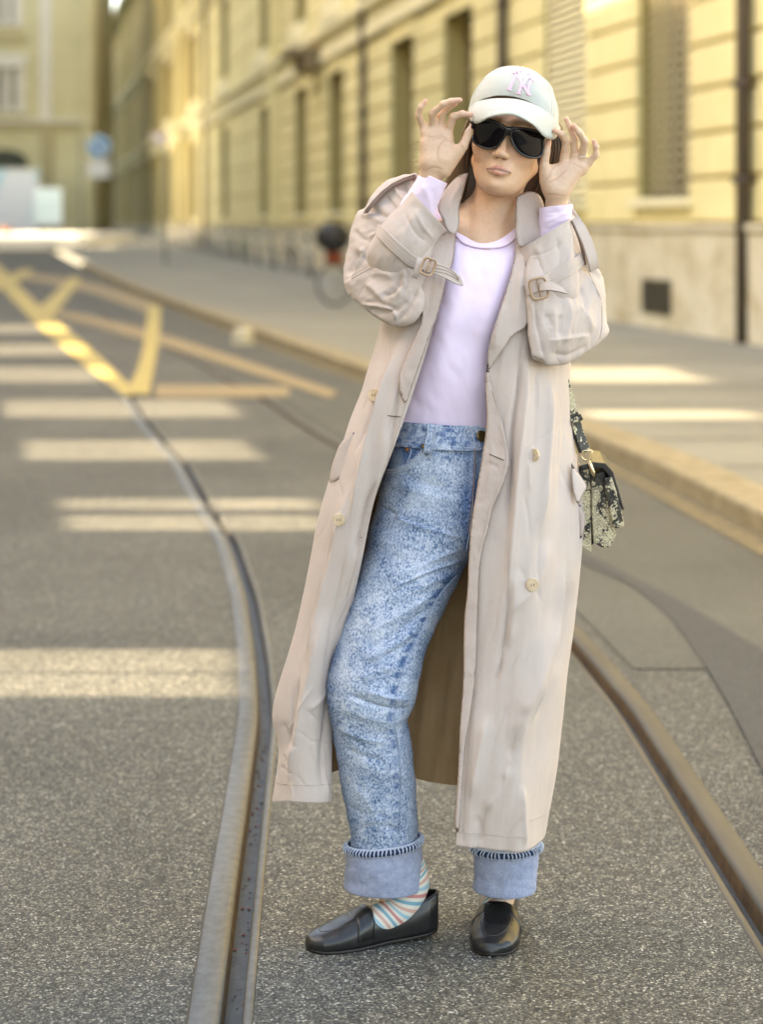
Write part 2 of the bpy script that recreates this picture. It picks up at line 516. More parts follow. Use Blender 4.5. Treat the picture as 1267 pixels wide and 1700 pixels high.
# plinth stones
s = 8.0; 
while s < END:
    ln = 2.6 if s < 60 else 6
    if True:
        a, b = s, min(s + ln, END)
        zb = min(float(g(W((a + b) / 2, 0, 0)[1])), 1.2)
        m_ = MB().box(a + .006, b - .006, -.3, .14, zb - .1, 1.36, T)
        m_.box(a + .006, b - .006, -.3, .18, 1.36, 1.44, T)
        m_.build('plinth_block', plin, bld, smooth=False, bevel=.02)
    s += ln
# rusticated blocks: each course of each pier
COURSE = .535
for i in range(0, len(edges) - 1, 2):
    a, b = edges[i], edges[i + 1]
    far = a > 62
    for fl, (z0, z1) in enumerate(((1.46, 5.85), (6.75, 11.2))):
        if a > 82: continue
        z = z0; r = 0
        cs = COURSE if not far else COURSE * 2
        while z < z1 - .2:
            zt = min(z + cs, z1)
            L_ = b - a
            nb = max(1, int(round(L_ / (2.6 if fl == 0 else 3.4))))
            cuts = [a + L_ * k / nb for k in range(nb + 1)]
            for k in range(nb):
                MB().box(cuts[k] + (.015 if k else -.02), cuts[k + 1] - (.015 if k < nb - 1 else -.02), -.02, .055, z + .02, zt - .03, T).build('stone_block', stuc, bld, smooth=False, bevel=.022)
            z = zt; r += 1
# infill under / over windows
for a, b, k in allw:
    MB().box(a + .05, b - .05, -.02, .03, 1.46, GW0 - .12, T).build('apron_panel', stuc, bld, smooth=False)
    MB().box(a - .08, b + .08, -.4, .14, GW0 - .12, GW0, T).build('window_sill', cream, bld, smooth=False, bevel=.01)
    MB().box(a, b, -.1, .05, GW1, 5.85, T).build('lintel', stuc, bld, smooth=False)
    if a < 130:
        MB().box(a - .25, b + .25, -.1, .30, UW0 - .6, UW0 - .42, T).box(a - .15, b + .15, -.1, .16, UW0 - .42, UW0, T).build('window_sill', cream, bld, smooth=False)
        MB().box(a - .3, b + .3, -.05, .38, UW1 + .45, UW1 + .65, T).box(a - .2, b + .2, -.05, .14, UW1, UW1 + .45, T).build('window_hood', cream, bld, smooth=False)
    def window(z0, z1, kind):
        w = MB()
        w.box(a, b, -DP - .05, -DP, z0, z0 + .09, T).box(a, b, -DP - .05, -DP, z1 - .09, z1, T)
        w.box(a, a + .09, -DP - .05, -DP, z0 + .09, z1 - .09, T).box(b - .09, b, -DP - .05, -DP, z0 + .09, z1 - .09, T)
        mdd = (a + b) / 2
        w.box(mdd - .05, mdd + .05, -DP - .045, -DP + .01, z0 + .09, z1 - .09, T)
        if z1 - z0 > 3: w.box(a + .09, b - .09, -DP - .045, -DP + .005, z0 + (z1 - z0) * .7, z0 + (z1 - z0) * .7 + .08, T)
        f = w.build('window', frm, bld, smooth=False)
        MB().box(a + .09, b - .09, -DP - .035, -DP - .025, z0 + .09, z1 - .09, T).build('pane', glass, f, smooth=False)
        return f
    f = window(GW0, GW1, k)
    if k == 'grille':
        m_ = MB()
        for q in np.arange(GW0 + .12, GW1, .135): 
            MB().box(a + .05, b - .05, -.16, -.145, q, q + .034, T).build('grille_bar', cream, f, smooth=False)
        for q in np.linspace(a + .1, b - .1, 6): MB().box(q, q + .02, -.14, -.125, GW0, GW1, T).build('grille_bar', iron, f, smooth=False)
        MB().box(a + (b-a)*.25, a + (b - a) * .52, -.36, -.30, GW0 + .02, GW1, T).build('curtain', shut, f, smooth=False)
    elif k == 'shutter':
        for q in np.arange(GW0 + .05, GW1 - .05, .115):
            v = [T(s_, n_, z_) for s_ in (a + .04, b - .04) for n_, z_ in ((-.02, q), (-.09, q + .10), (-.075, q + .115), (-.005, q + .015))]
            MB().add(v, [(0, 1, 2, 3), (4, 7, 6, 5), (0, 4, 5, 1), (1, 5, 6, 2), (2, 6, 7, 3), (3, 7, 4, 0)]).build('louvre_slat', cream, f, smooth=False)
    if a < 130: window(UW0, UW1, 'glass')
    window(UW1 + 2.0, UW1 + 4.6, 'glass')
# string courses and bands
MB().box(6, END, -.1, .16, 5.85, 6.05, T).box(6, END, -.1, .10, 6.05, 6.5, T).box(6, END, -.1, .30, 6.5, 6.66, T).build('string_course', cream, bld, smooth=False)
MB().box(6, END, -.1, .12, 11.3, 11.8, T).box(6, END, -.1, .36, 11.8, 12.0, T).build('string_course', cream, bld, smooth=False)
MB().box(6, END, -.6, .7, TOP, TOP + .5, T).build('cornice', cream, bld, smooth=False)
# projecting end bays (pilaster strips)
for px in (462, 300, 208):
    sp = s_of_px(px)
    if True:
        MB().box(sp - .35, sp + .35, 0, .30, 1.42, TOP, T).build('pilaster', stuc, bld, smooth=False, bevel=.03)
for px in (1256, 848, 612, 345):
    sp = s_of_px(px)
    r_ = .085
    e_ = MB().tube([T(sp, .16, float(max(g(sp), 0)) + .11), T(sp, .16, 4.5), T(sp, .16, 9), T(sp, .16, TOP)], r_, 10)
    for q in np.arange(1.9, 12, 1.07): e_.box(sp - .12, sp + .12, 0, .26, q, q + .06, T)
    e_.build('downpipe', pipe, bld)
# cellar vent and lamp brackets
sv0, sv1 = s_of_px(1084), s_of_px(1132)
a_, b_ = min(sv0, sv1), max(sv0, sv1)
vent = MB().box(a_, b_, .10, .155, .30, .74, T)
vm = Mat('cellar_grille', (.10, .095, .07), .6)
vo = vent.build('cellar_vent', vm, bld, smooth=False)
for q in np.linspace(.34, .70, 9): MB().box(a_ + .02, b_ - .02, .150, .170, q, q + .018, T).build('vent_slat', iron, vo, smooth=False)
for px in (530, 318):
    sp = s_of_px(px)
    MB().box(sp - 1.0, sp + 1.0, 0, 1.0, 6.1, 6.25, T).box(sp - .9, sp - .7, 0, .6, 5.7, 6.1, T).box(sp + .7, sp + .9, 0, .6, 5.7, 6.1, T).build('balcony', frm if px == 530 else cream, bld, smooth=False)

# ================================================================ END BUILDING (frontal, far left)
ex0 = -22.0
endst = Mat('pale_olive_stucco', rough=.9)
endst.color(endst.ramp(endst.noise(.6, 4), [(.3, (.54, .48, .27)), (.7, (.63, .57, .34))]))
white = Mat('white_stone_trim', (.68, .64, .54), .8)
greyp = Mat('weathered_brown_pilaster', (.42, .35, .19), .8)
YE = 122.0
eb = empty('end_building', (ex0, YE, 1.0), 'pale olive building closing the far end of the street on the left', 'building')
def ex(px): return (px - CX) * YE / FPX
def ez(py): return CAM_H - (py - HORY) * YE / FPX
bw = MB()
bw.box(-60, ex(158), YE, YE + 8, 0, 34)
bw.build('wall', endst, eb, smooth=False)
MB().box(-60, ex(156), YE - .15, YE - .002, ez(216), ez(203)).build('string_course', greyp, eb, smooth=False)
MB().box(-60, ex(156), YE - .25, YE - .002, ez(203), ez(198)).build('string_course', white, eb, smooth=False)
MB().box(-60, ex(46), YE - .12, YE - .003, ez(72), ez(60)).build('string_course', greyp, eb, smooth=False)
MB().box(ex(68), ex(88), YE - .22, YE - .003, 1.0, ez(216)).build('pilaster', greyp, eb, smooth=False)
MB().box(ex(66), ex(84), YE - .12, YE - .003, ez(198), 34).build('pilaster', white, eb, smooth=False)
for (x0, x1, y0, y1) in ((-6, 26, 112, 182), (-6, 22, -60, 38), (-170, -130, 112, 182)):
    w = MB().box(ex(x0 - 14), ex(x0), YE - .2, YE - .004, ez(y1), ez(y0)).box(ex(x1), ex(x1 + 14), YE - .2, YE - .004, ez(y1), ez(y0))
    w.box(ex(x0 - 18), ex(x1 + 18), YE - .35, YE - .004, ez(y0), ez(y0 - 22)).box(ex(x0 - 18), ex(x1 + 18), YE - .3, YE - .004, ez(y1 + 6), ez(y1))
    f = w.build('window', white, eb, smooth=False)
    MB().box(ex(x0), ex(x1), YE - .06, YE - .005, ez(y1), ez(y0)).build('pane', glass, f, smooth=False)
    MB().box(ex((x0 + x1) / 2 - 6), ex((x0 + x1) / 2 + 7), YE - .1, YE - .061, ez(y1), ez(y0)).build('frame', white, f, smooth=False)
for q_ in (140,): MB().box(ex(q_), ex(q_ + 12), YE - .5, YE - .36, 1.0, 34).build('pilaster', greyp if q_ == 203 else endst, eb, smooth=False)
# arched opening with dark top
ar = [(ex(-30), YE - .05, ez(278))] + [(ex(8 + 38 * math.cos(t)), YE - .05, ez(272 - 24 * math.sin(t))) for t in np.linspace(math.pi, 0, 12)] + [(ex(46), YE - .05, ez(278))]
arv = ar + [(x, y - .1, z) for x, y, z in ar]; k_ = len(ar)
mesh('arch_opening', arv, [tuple(range(k_, 2 * k_))] + [(i, (i + 1) % k_, (i + 1) % k_ + k_, i + k_) for i in range(k_)], Mat('dark_arch_shade', (.06, .065, .045), .8), eb, smooth=False)

# posters, light box, signs at the far end
pale = Mat('pale_cyan_board', rough=.5); pale.color(pale.ramp(pale.noise(.8, 2), [(.4, (.62, .78, .76)), (.6, (.74, .86, .84))]))
YB = 112.0
def bx_(px): return (px - CX) * YB / FPX
def bz_(py): return CAM_H - (py - HORY) * YB / FPX
lb = empty('advertising_board', (bx_(79), YB, g1(YB)), 'pale cyan standing advertising board at the far end of the street', 'board')
MB().box(bx_(57), bx_(102), YB, YB + .25, bz_(374), bz_(312)).build('panel', pale, lb, smooth=False, bevel=.02)
MB().box(bx_(57) + .12, bx_(57) + .3, YB + .05, YB + .2, g1(YB), bz_(374)).box(bx_(102) - .3, bx_(102) - .12, YB + .05, YB + .2, g1(YB), bz_(374)).build('post', iron, lb, smooth=False)
pw = Mat('white_poster_wall', rough=.6)
pw.color(pw.mix(pw.ramp(pw.noise(.55, 2), [(.56, 0.0), (.60, 1.0)]), (.72, .73, .70), (.35, .62, .66)))
bb = empty('poster_wall', (bx_(15), YB + 3, g1(YB + 3)), 'white hoarding with bluish posters beside the pale cyan board', 'hoarding')
MB().box(bx_(-90), bx_(48), YB + 3, YB + 3.2, g1(YB), bz_(280)).build('panel', pw, bb, smooth=False)
MB().box(bx_(-90), bx_(50), YB + 2.95, YB + 3.25, bz_(280), bz_(277)).build('cap_rail', white, bb, smooth=False)
# added white slab: sunlight on the far road put into its colour
wb = Mat('sunlit_road_white', (.80, .79, .74), .7)
YW = 88.0
def wx(px): return (px - CX) * YW / FPX
def wz(py): return CAM_H - (py - HORY) * YW / FPX
bar = MB(); 
bar.box(wx(-60), wx(143), YW, YW + 18.0, g1(YW) - .15, wz(388))
ob = bar.build('sunlit_road_slab', wb, None, smooth=False, bevel=.2)
meta(ob, 'low white slab added for the sunlit road at the far left', 'platform')
# stray grey parked scooter shapes: low orange planter
orm = Mat('terracotta', (.55, .22, .10), .8)
m_ = MB(); n_ = 14
yp = YW + .6
def ringv(cx, cy, z, r): return [(cx + r * math.cos(t), cy + r * math.sin(t), z) for t in np.linspace(0, 2 * math.pi, n_, endpoint=False)]
cxp = (10 - CX) * yp / FPX; zt_ = wz(388)
prof_ = [(.0, .22), (.16, .27), (.28, .31), (.28, .26), (.24, .25)]
vv = []; ff = []
for i, (z, r) in enumerate(prof_): vv += ringv(cxp, yp, zt_ + z, r)
for i in range(len(prof_) - 1):
    for j in range(n_): ff.append((i * n_ + j, i * n_ + (j + 1) % n_, (i + 1) * n_ + (j + 1) % n_, (i + 1) * n_ + j))
ff.append(tuple(range(n_))[::-1]); ff.append(tuple((len(prof_) - 1) * n_ + j for j in range(n_)))
meta(mesh('planter', vv, ff, orm), 'round terracotta planter standing on the white slab', 'planter')

# signs on poles
blue = Mat('blue_sign_face', (.05, .30, .62), .4); redm = Mat('pale_red_sign_rim', (.75, .42, .42), .5); whitep = Mat('white_sign_face', (.85, .84, .80), .5); greym = Mat('grey_sign_pole', (.30, .30, .27), .5, .4)
signw = Mat('pale_blue_rim', (.55, .70, .80), .5)
def sign(px, py, Y, rpx, polex, face, rim, label, name, plate=False):
    x = (px - CX) * Y / FPX; z = CAM_H - (py - HORY) * Y / FPX; r = rpx * Y / FPX; gz = g1(Y)
    e = empty(name, ((polex - CX) * Y / FPX, Y, gz), label, 'sign')
    xp = (polex - CX) * Y / FPX
    mm = MB().tube([(xp, Y + .08, gz), (xp, Y + .08, z + r)], .04, 8)
    if abs(xp - x) > .1: mm.tube([(xp, Y + .08, z), (x, Y + .05, z)], .025, 6)
    mm.build('pole', greym, e)
    def disc(rr, y, mat, nm):
        n = 28
        v = [(x + rr * math.cos(t), yy, z + rr * math.sin(t)) for yy in (y, y + .02) for t in np.linspace(0, 2 * math.pi, n, endpoint=False)]
        return mesh(nm, v, [tuple(range(n))[::-1], tuple(range(n, 2 * n))] + [(i, (i + 1) % n, (i + 1) % n + n, i + n) for i in range(n)], mat, e, smooth=False)
    disc(r, Y, rim, 'rim'); disc(r * .72, Y - .024, face, 'face')
    if plate: MB().box(x - r * .9, x + r * .9, Y, Y + .02, z - r * 2.6, z - r * 1.15).build('plate', whitep, e, smooth=False)
    return e
sg = sign(163, 243, 75, 20, 133, blue, signw, 'round blue sign with a white plate below it on a grey pole', 'street_sign', True)
MB().add([( (163 - CX) * 75 / FPX + dx, 74.96, CAM_H - (243 - HORY) * 75 / FPX + dz) for dx, dz in ((-.26, .18), (-.17, .27), (.26, -.18), (.17, -.27))], [(0, 1, 2, 3)]).build('arrow', whitep, sg, smooth=False)
sign(264, 229, 60, 11, 274, whitep, redm, 'small round sign with pale red rim against the yellow facade', 'street_sign')

# pale end of a lowered kerb stone, modelled as a short round post
bo = ground_at(403, 572)
nb_ = 16
prof_ = [(0, .095), (.15, .09), (.19, .085), (.22, .06), (.23, 0.01)]
vv = []; ff = []
for z, r in prof_: vv += [(bo[0] + 1.4 * r * math.cos(t), bo[1] + 1.4 * r * math.sin(t), bo[2] + z * .9) for t in np.linspace(0, 2 * math.pi, nb_, endpoint=False)]
for i in range(len(prof_) - 1):
    for j in range(nb_): ff.append((i * nb_ + j, i * nb_ + (j + 1) % nb_, (i + 1) * nb_ + (j + 1) % nb_, (i + 1) * nb_ + j))
meta(mesh('kerb_end', vv, ff, Mat('cream_stone', (.50, .45, .33), .85)), 'stubby cream end of a lowered kerb stone at the road edge', 'kerb_end')
# ================================================================ parked bicycles along the plinth
tyre = Mat('tyre_rubber', (.03, .03, .03), .7)
bikec = {'green': Mat('green_bike_paint', (.12, .22, .12), .4), 'grey': Mat('grey_bike_paint', (.28, .30, .30), .4), 'white': Mat('white_bike_paint', (.65, .66, .62), .4), 'red': Mat('red_bike_paint', (.35, .06, .03), .4), 'black': Mat('black_bike_paint', (.04, .04, .04), .4)}
chrome = Mat('bike_metal', (.55, .55, .52), .3, .9)
saddlem = Mat('black_saddle', (.02, .02, .02), .6)
def make_bike(s, n, mat, label, lean=.12, ang=.0, bag=None, mirror=1):
    gz = float(g(W(s, n, 0)[1])) + KH
    e = empty('bicycle', W(s, n, gz), label, 'bicycle', 'bicycles parked along the yellow building')
    ca, sa = math.cos(ang), math.sin(ang)
    def Q(x, y, z):
        y2 = y + z * lean
        return W(s + (x * ca - y2 * sa) * mirror, n + (x * sa + y2 * ca), gz + z)
    R = .34
    for cx in (-.53, .53):
        c = [Q(cx + (R - .02) * math.cos(t), 0, R + (R - .02) * math.sin(t)) for t in np.linspace(0, 2 * math.pi, 28, endpoint=False)]
        wv = MB().tube(c, .020, 6, closed=True).build('wheel', tyre, e)
        sp = MB()
        for t in np.linspace(0, math.pi, 7, endpoint=False):
            sp.tube([Q(cx - .3 * math.cos(t), 0, R - .3 * math.sin(t)), Q(cx + .3 * math.cos(t), 0, R + .3 * math.sin(t))], .004, 4)
        sp.build('spokes', chrome, wv)
    fr = MB()
    bb_, st_, hd, hd2 = (-.08, 0, .28), (-.22, 0, .78), (.33, 0, .82), (.37, 0, .66)
    for a, b, r in ((bb_, st_, .016), (bb_, hd2, .02), (st_, hd, .016), (hd, hd2, .02), (bb_, (-.53, 0, R), .011), (st_, (-.53, 0, R), .010), (hd2, (.53, 0, R), .013)):
        fr.tube([Q(*a), Q(*b)], r, 7)
    fr.build('frame', mat, e)
    MB().tube([Q(-.22, 0, .78), Q(-.25, 0, .92)], .013, 6).build('seat_post', chrome, e)
    sv = MB().tube([Q(-.40, 0, .95), Q(-.30, 0, .95), Q(-.15, 0, .95), Q(-.08, 0, .945)], [.05, .075, .035, .015], 8).build('saddle', saddlem, e)
    MB().tube([Q(.24, .28, .98), Q(.33, .2, 1.0), Q(.33, 0, 1.0), Q(.33, -.2, 1.0), Q(.24, -.28, .98)], .013, 6).tube([Q(.33, 0, 1.0), Q(.33, 0, .82)], .013, 6).build('handlebar', chrome, e)
    MB().tube([Q(-.08, -.08, .28), Q(-.08, .08, .28)], .045, 8).build('crank', chrome, e)
    if bag:
        MB().box(.40, .62, -.12, .12, .68, .86, Q).build('basket', bag[0], e, smooth=False, bevel=.03)
        pts = []; 
        MB().tube([Q(.26, 0, 1.06), Q(.40, 0, 1.1), Q(.60, 0, 1.1), Q(.76, 0, 1.06)], [.14, .25, .26, .14], 10).build('bag', bag[1], e)
    return e
descr = ['grey bicycle', 'dark green bicycle', 'white bicycle', 'red bicycle', 'black bicycle']
kinds = ['grey', 'green', 'white', 'red', 'black']
bagm = (Mat('orange_red_crate', (.22, .045, .015), .8), Mat('black_saddle_bag', (.018, .018, .018), .6))
def place_s(px, n):
    lo, hi = 15., 140.
    for _ in range(40):
        m = .5 * (lo + hi); w = W(m, n, 0)
        if CX + w[0] / w[1] * FPX > px: lo = m
        else: hi = m
    return lo
spots = [(place_s(px, n), n, k) for px, n, k in ((603, 2.6, 'grey'), (515, 1.3, 'white'), (486, 1.1, 'black'), (455, 1.2, 'grey'), (430, 1.1, 'white'), (408, 1.2, 'green'), (388, 1.1, 'grey'), (368, 1.2, 'white'), (349, 1.1, 'grey'), (331, 1.2, 'green'), (314, 1.1, 'white'), (298, 1.2, 'black'))]
for i, (s, n, k) in enumerate(spots):
    where = ['with black bag and red crate beside the left coat sleeve'] + ['%s from the front of the row along the plinth' % w for w in ('second', 'third', 'fourth', 'fifth', 'sixth', 'seventh', 'eighth', 'ninth', 'tenth', 'eleventh', 'last')]
    make_bike(s, n, bikec[k], '%s parked %s' % ({'grey': 'grey', 'green': 'dark green', 'white': 'white', 'black': 'black', 'red': 'red'}[k] + ' bicycle', where[i]), lean=.1, ang=rnd.uniform(-.15, .15) + (1.2 if i == 0 else .0), bag=bagm if i == 0 else None, mirror=1 if i % 3 else -1)
# ================================================================ unseen wall added opposite to shade the street and shape its sun strips
opp = empty('added_shade_wall', (-9, 6, 0), 'added unseen wall opposite the yellow building, pierced to let sun strips onto the street', 'building')
oppm = Mat('shade_wall_stucco', (.50, .47, .38), .9)
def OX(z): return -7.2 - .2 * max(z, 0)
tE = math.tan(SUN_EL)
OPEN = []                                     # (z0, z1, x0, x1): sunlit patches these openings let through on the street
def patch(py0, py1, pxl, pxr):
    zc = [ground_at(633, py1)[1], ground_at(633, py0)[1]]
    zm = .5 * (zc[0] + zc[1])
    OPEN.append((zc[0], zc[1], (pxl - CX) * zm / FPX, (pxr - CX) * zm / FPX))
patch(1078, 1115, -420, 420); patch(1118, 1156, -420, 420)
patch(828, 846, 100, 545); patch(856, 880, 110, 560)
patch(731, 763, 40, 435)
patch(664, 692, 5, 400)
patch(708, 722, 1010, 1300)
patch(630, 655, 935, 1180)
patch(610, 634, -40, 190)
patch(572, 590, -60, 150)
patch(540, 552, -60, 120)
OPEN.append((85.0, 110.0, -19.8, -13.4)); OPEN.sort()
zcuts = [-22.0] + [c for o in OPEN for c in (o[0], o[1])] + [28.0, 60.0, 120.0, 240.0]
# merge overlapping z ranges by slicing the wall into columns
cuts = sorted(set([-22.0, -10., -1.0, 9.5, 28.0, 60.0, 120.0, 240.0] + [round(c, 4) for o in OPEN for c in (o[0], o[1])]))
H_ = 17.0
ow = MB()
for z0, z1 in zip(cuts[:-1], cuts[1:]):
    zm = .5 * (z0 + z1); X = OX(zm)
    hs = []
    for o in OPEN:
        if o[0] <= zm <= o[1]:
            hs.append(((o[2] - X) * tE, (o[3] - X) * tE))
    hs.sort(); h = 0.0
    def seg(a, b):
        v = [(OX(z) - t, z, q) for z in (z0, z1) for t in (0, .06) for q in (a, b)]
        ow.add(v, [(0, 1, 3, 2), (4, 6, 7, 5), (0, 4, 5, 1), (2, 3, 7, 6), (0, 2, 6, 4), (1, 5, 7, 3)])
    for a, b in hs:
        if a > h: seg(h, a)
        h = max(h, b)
    seg(h, 14.0 if zm < -1 else 9.5 if zm < 9.5 else H_ if zm < 28 else (23.0 if zm < 60 else 30.0 if zm < 118 else 36.0))  # wall heights set per stretch for the light on figure and facades
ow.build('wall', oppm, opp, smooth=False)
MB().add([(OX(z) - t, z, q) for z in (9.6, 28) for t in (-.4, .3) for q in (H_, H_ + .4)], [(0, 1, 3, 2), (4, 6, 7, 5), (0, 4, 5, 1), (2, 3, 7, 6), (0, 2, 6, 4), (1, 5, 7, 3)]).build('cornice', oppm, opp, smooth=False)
# ================================================================ PERSON: modelling helpers
PX = Z0 / FPX                                   # metres per picture pixel at the person
def vnoise(x, y, seed=0):
    """smooth value noise, numpy"""
    xi = np.floor(x).astype(np.int64); yi = np.floor(y).astype(np.int64)
    xf = x - xi; yf = y - yi
    def h(a, b):
        n = (a * 374761393 + b * 668265263 + seed * 1442695041) & 0xffffffff
        n = ((n ^ (n >> 13)) * 1274126177) & 0xffffffff
        return ((n ^ (n >> 16)) & 0xffff) / 32767.5 - 1
    u = xf * xf * (3 - 2 * xf); v = yf * yf * (3 - 2 * yf)
    return (h(xi, yi) * (1 - u) + h(xi + 1, yi) * u) * (1 - v) + (h(xi, yi + 1) * (1 - u) + h(xi + 1, yi + 1) * u) * v
def fbm(x, y, seed=0, oct=4):
    a = 1.0; s = 0
    for k in range(oct):
        s = s + a * vnoise(x * 2 ** k, y * 2 ** k, seed + k); a *= .5
    return s
def stroke(X, Y, pts, w, amp, kind='r', taper=True, w2=None):
    """fold stroke in picture pixels. kind r: ridge (amp<0 valley); f: sharp crease with a lit and a dark flank; s: step (one side higher)"""
    P = np.asarray(pts, float)
    if len(P) > 2: P = catmull(P, 4 * len(P))
    best = np.full(X.shape, 1e9); sd = np.zeros(X.shape); tt = np.zeros(X.shape)
    L = np.r_[0, np.cumsum(np.hypot(*np.diff(P, axis=0).T))]; tot = L[-1]
    for i in range(len(P) - 1):
        a, b = P[i], P[i + 1]; d = b - a; l2 = (d ** 2).sum() + 1e-9
        t = np.clip(((X - a[0]) * d[0] + (Y - a[1]) * d[1]) / l2, 0, 1)
        dx = X - a[0] - t * d[0]; dy = Y - a[1] - t * d[1]
        D = np.hypot(dx, dy); m = D < best
        best = np.where(m, D, best)
        sd = np.where(m, np.sign(d[0] * dy - d[1] * dx) * D, sd)
        tt = np.where(m, (L[i] + t * (L[i + 1] - L[i])) / tot, tt)
    tp = np.clip(np.minimum(tt, 1 - tt) * 4, 0, 1) if taper else 1.0
    tp = tp * tp * (3 - 2 * tp) if taper else 1.0
    if kind == 'r': v = np.exp(.25 - np.sqrt(2.6 * (best / w) ** 2 + .0625))
    elif kind == 'f': v = np.where(sd > 0, np.exp(-1.5 * best / w), 2 * np.exp(-4.5 * best / w) - np.exp(-1.8 * best / w))
    else: v = .5 * (1 + np.tanh(sd / w)) * np.exp(-(best / (w2 or w * 8)) ** 2)
    return amp * v * tp
def strokes(X, Y, L):
    s = np.zeros(X.shape)
    for a in L: s = s + stroke(X, Y, *a)
    return s
def vnorm(V, F):
    n = np.zeros_like(V)
    F = np.asarray(F)
    a = np.cross(V[F[:, 2]] - V[F[:, 0]], V[F[:, 3]] - V[F[:, 1]]) if F.shape[1] == 4 else np.cross(V[F[:, 1]] - V[F[:, 0]], V[F[:, 2]] - V[F[:, 0]])
    for k in range(F.shape[1]): np.add.at(n, F[:, k], a)
    return n / (np.linalg.norm(n, axis=1)[:, None] + 1e-12)
def fold_mesh(V, F, S=(), noise=(), sign=1.0, only_front=True, weight=None):
    """push vertices along their normals by fold strokes (picture pixels) and stretched noise [(sx, sy, angle, amp, seed)]"""
    N = vnorm(V, F)
    x, y = topix(V)
    face = np.clip(-N[:, 1] * 1.4, 0, 1) if only_front else 1.0
    d = strokes(x, y, S) * face
    for sx, sy, ang, amp, seed in noise:
        c, s_ = math.cos(ang), math.sin(ang)
        d = d + amp * fbm((x * c + y * s_) / sx, (-x * s_ + y * c) / sy, seed, 3)
    if weight is not None: d = d * weight
    return V + N * (d * sign)[:, None]
def rowloft(rows, n, m, expo=1.0, a0=0, a1=2 * math.pi, closed=True):
    """rows: (y, xl, xr, dc, hd) ellipse sections stacked down the picture; n sections, m points round"""
    R = np.asarray(rows, float)
    t = np.r_[0, np.cumsum(np.abs(np.diff(R[:, 0])) + 4)]; t /= t[-1]
    # monotone-ish interpolation via catmull on uniform arclength
    C = catmull(R, n * 3)
    yy = np.linspace(0, len(C) - 1, n)
    C = np.stack([np.interp(yy, np.arange(len(C)), C[:, k]) for k in range(R.shape[1])], 1)
    a = np.linspace(a0, a1, m, endpoint=not closed)
    ca, sa = np.cos(a), np.sin(a)
    ca = np.sign(ca) * np.abs(ca) ** expo; sa = np.sign(sa) * np.abs(sa) ** expo
    cx = (C[:, 1] + C[:, 2]) / 2; hw = (C[:, 2] - C[:, 1]) / 2
    X = cx[:, None] - hw[:, None] * ca[None, :]
    D = C[:, 3][:, None] - C[:, 4][:, None] * sa[None, :]
    Y = C[:, 0][:, None] + (C[:, 5][:, None] * ca[None, :] * -1 if R.shape[1] > 5 else 0) + 0 * X
    V = P3(X, Y, D)
    zc = CAM_H - (Y - HORY) * (Z0 + C[:, 3][:, None]) / FPX
    V[..., 2] = zc
    V = V.reshape(-1, 3)
    F = gridfaces(n, m, closed)
    return V, F, (n, m)
def netloft(net, n, m):
    """net[rows][cols] of (x,y,d) -> dense smooth surface n x m"""
    A = np.asarray(net, float)
    B = np.stack([catmull(A[:, j], n) for j in range(A.shape[1])], 1)
    C = np.stack([catmull(B[i], m) for i in range(n)], 0)
    V = P3(C[..., 0], C[..., 1], C[..., 2]).reshape(-1, 3)
    return V, gridfaces(n, m)
def arclen_resample(P, step):
    P = np.asarray(P, float)
    L = np.r_[0, np.cumsum(np.linalg.norm(np.diff(P, axis=0), axis=1))]
    n = max(2, int(L[-1] / step) + 1)
    t = np.linspace(0, L[-1], n)
    return np.stack([np.interp(t, L, P[:, k]) for k in range(P.shape[1])], 1)
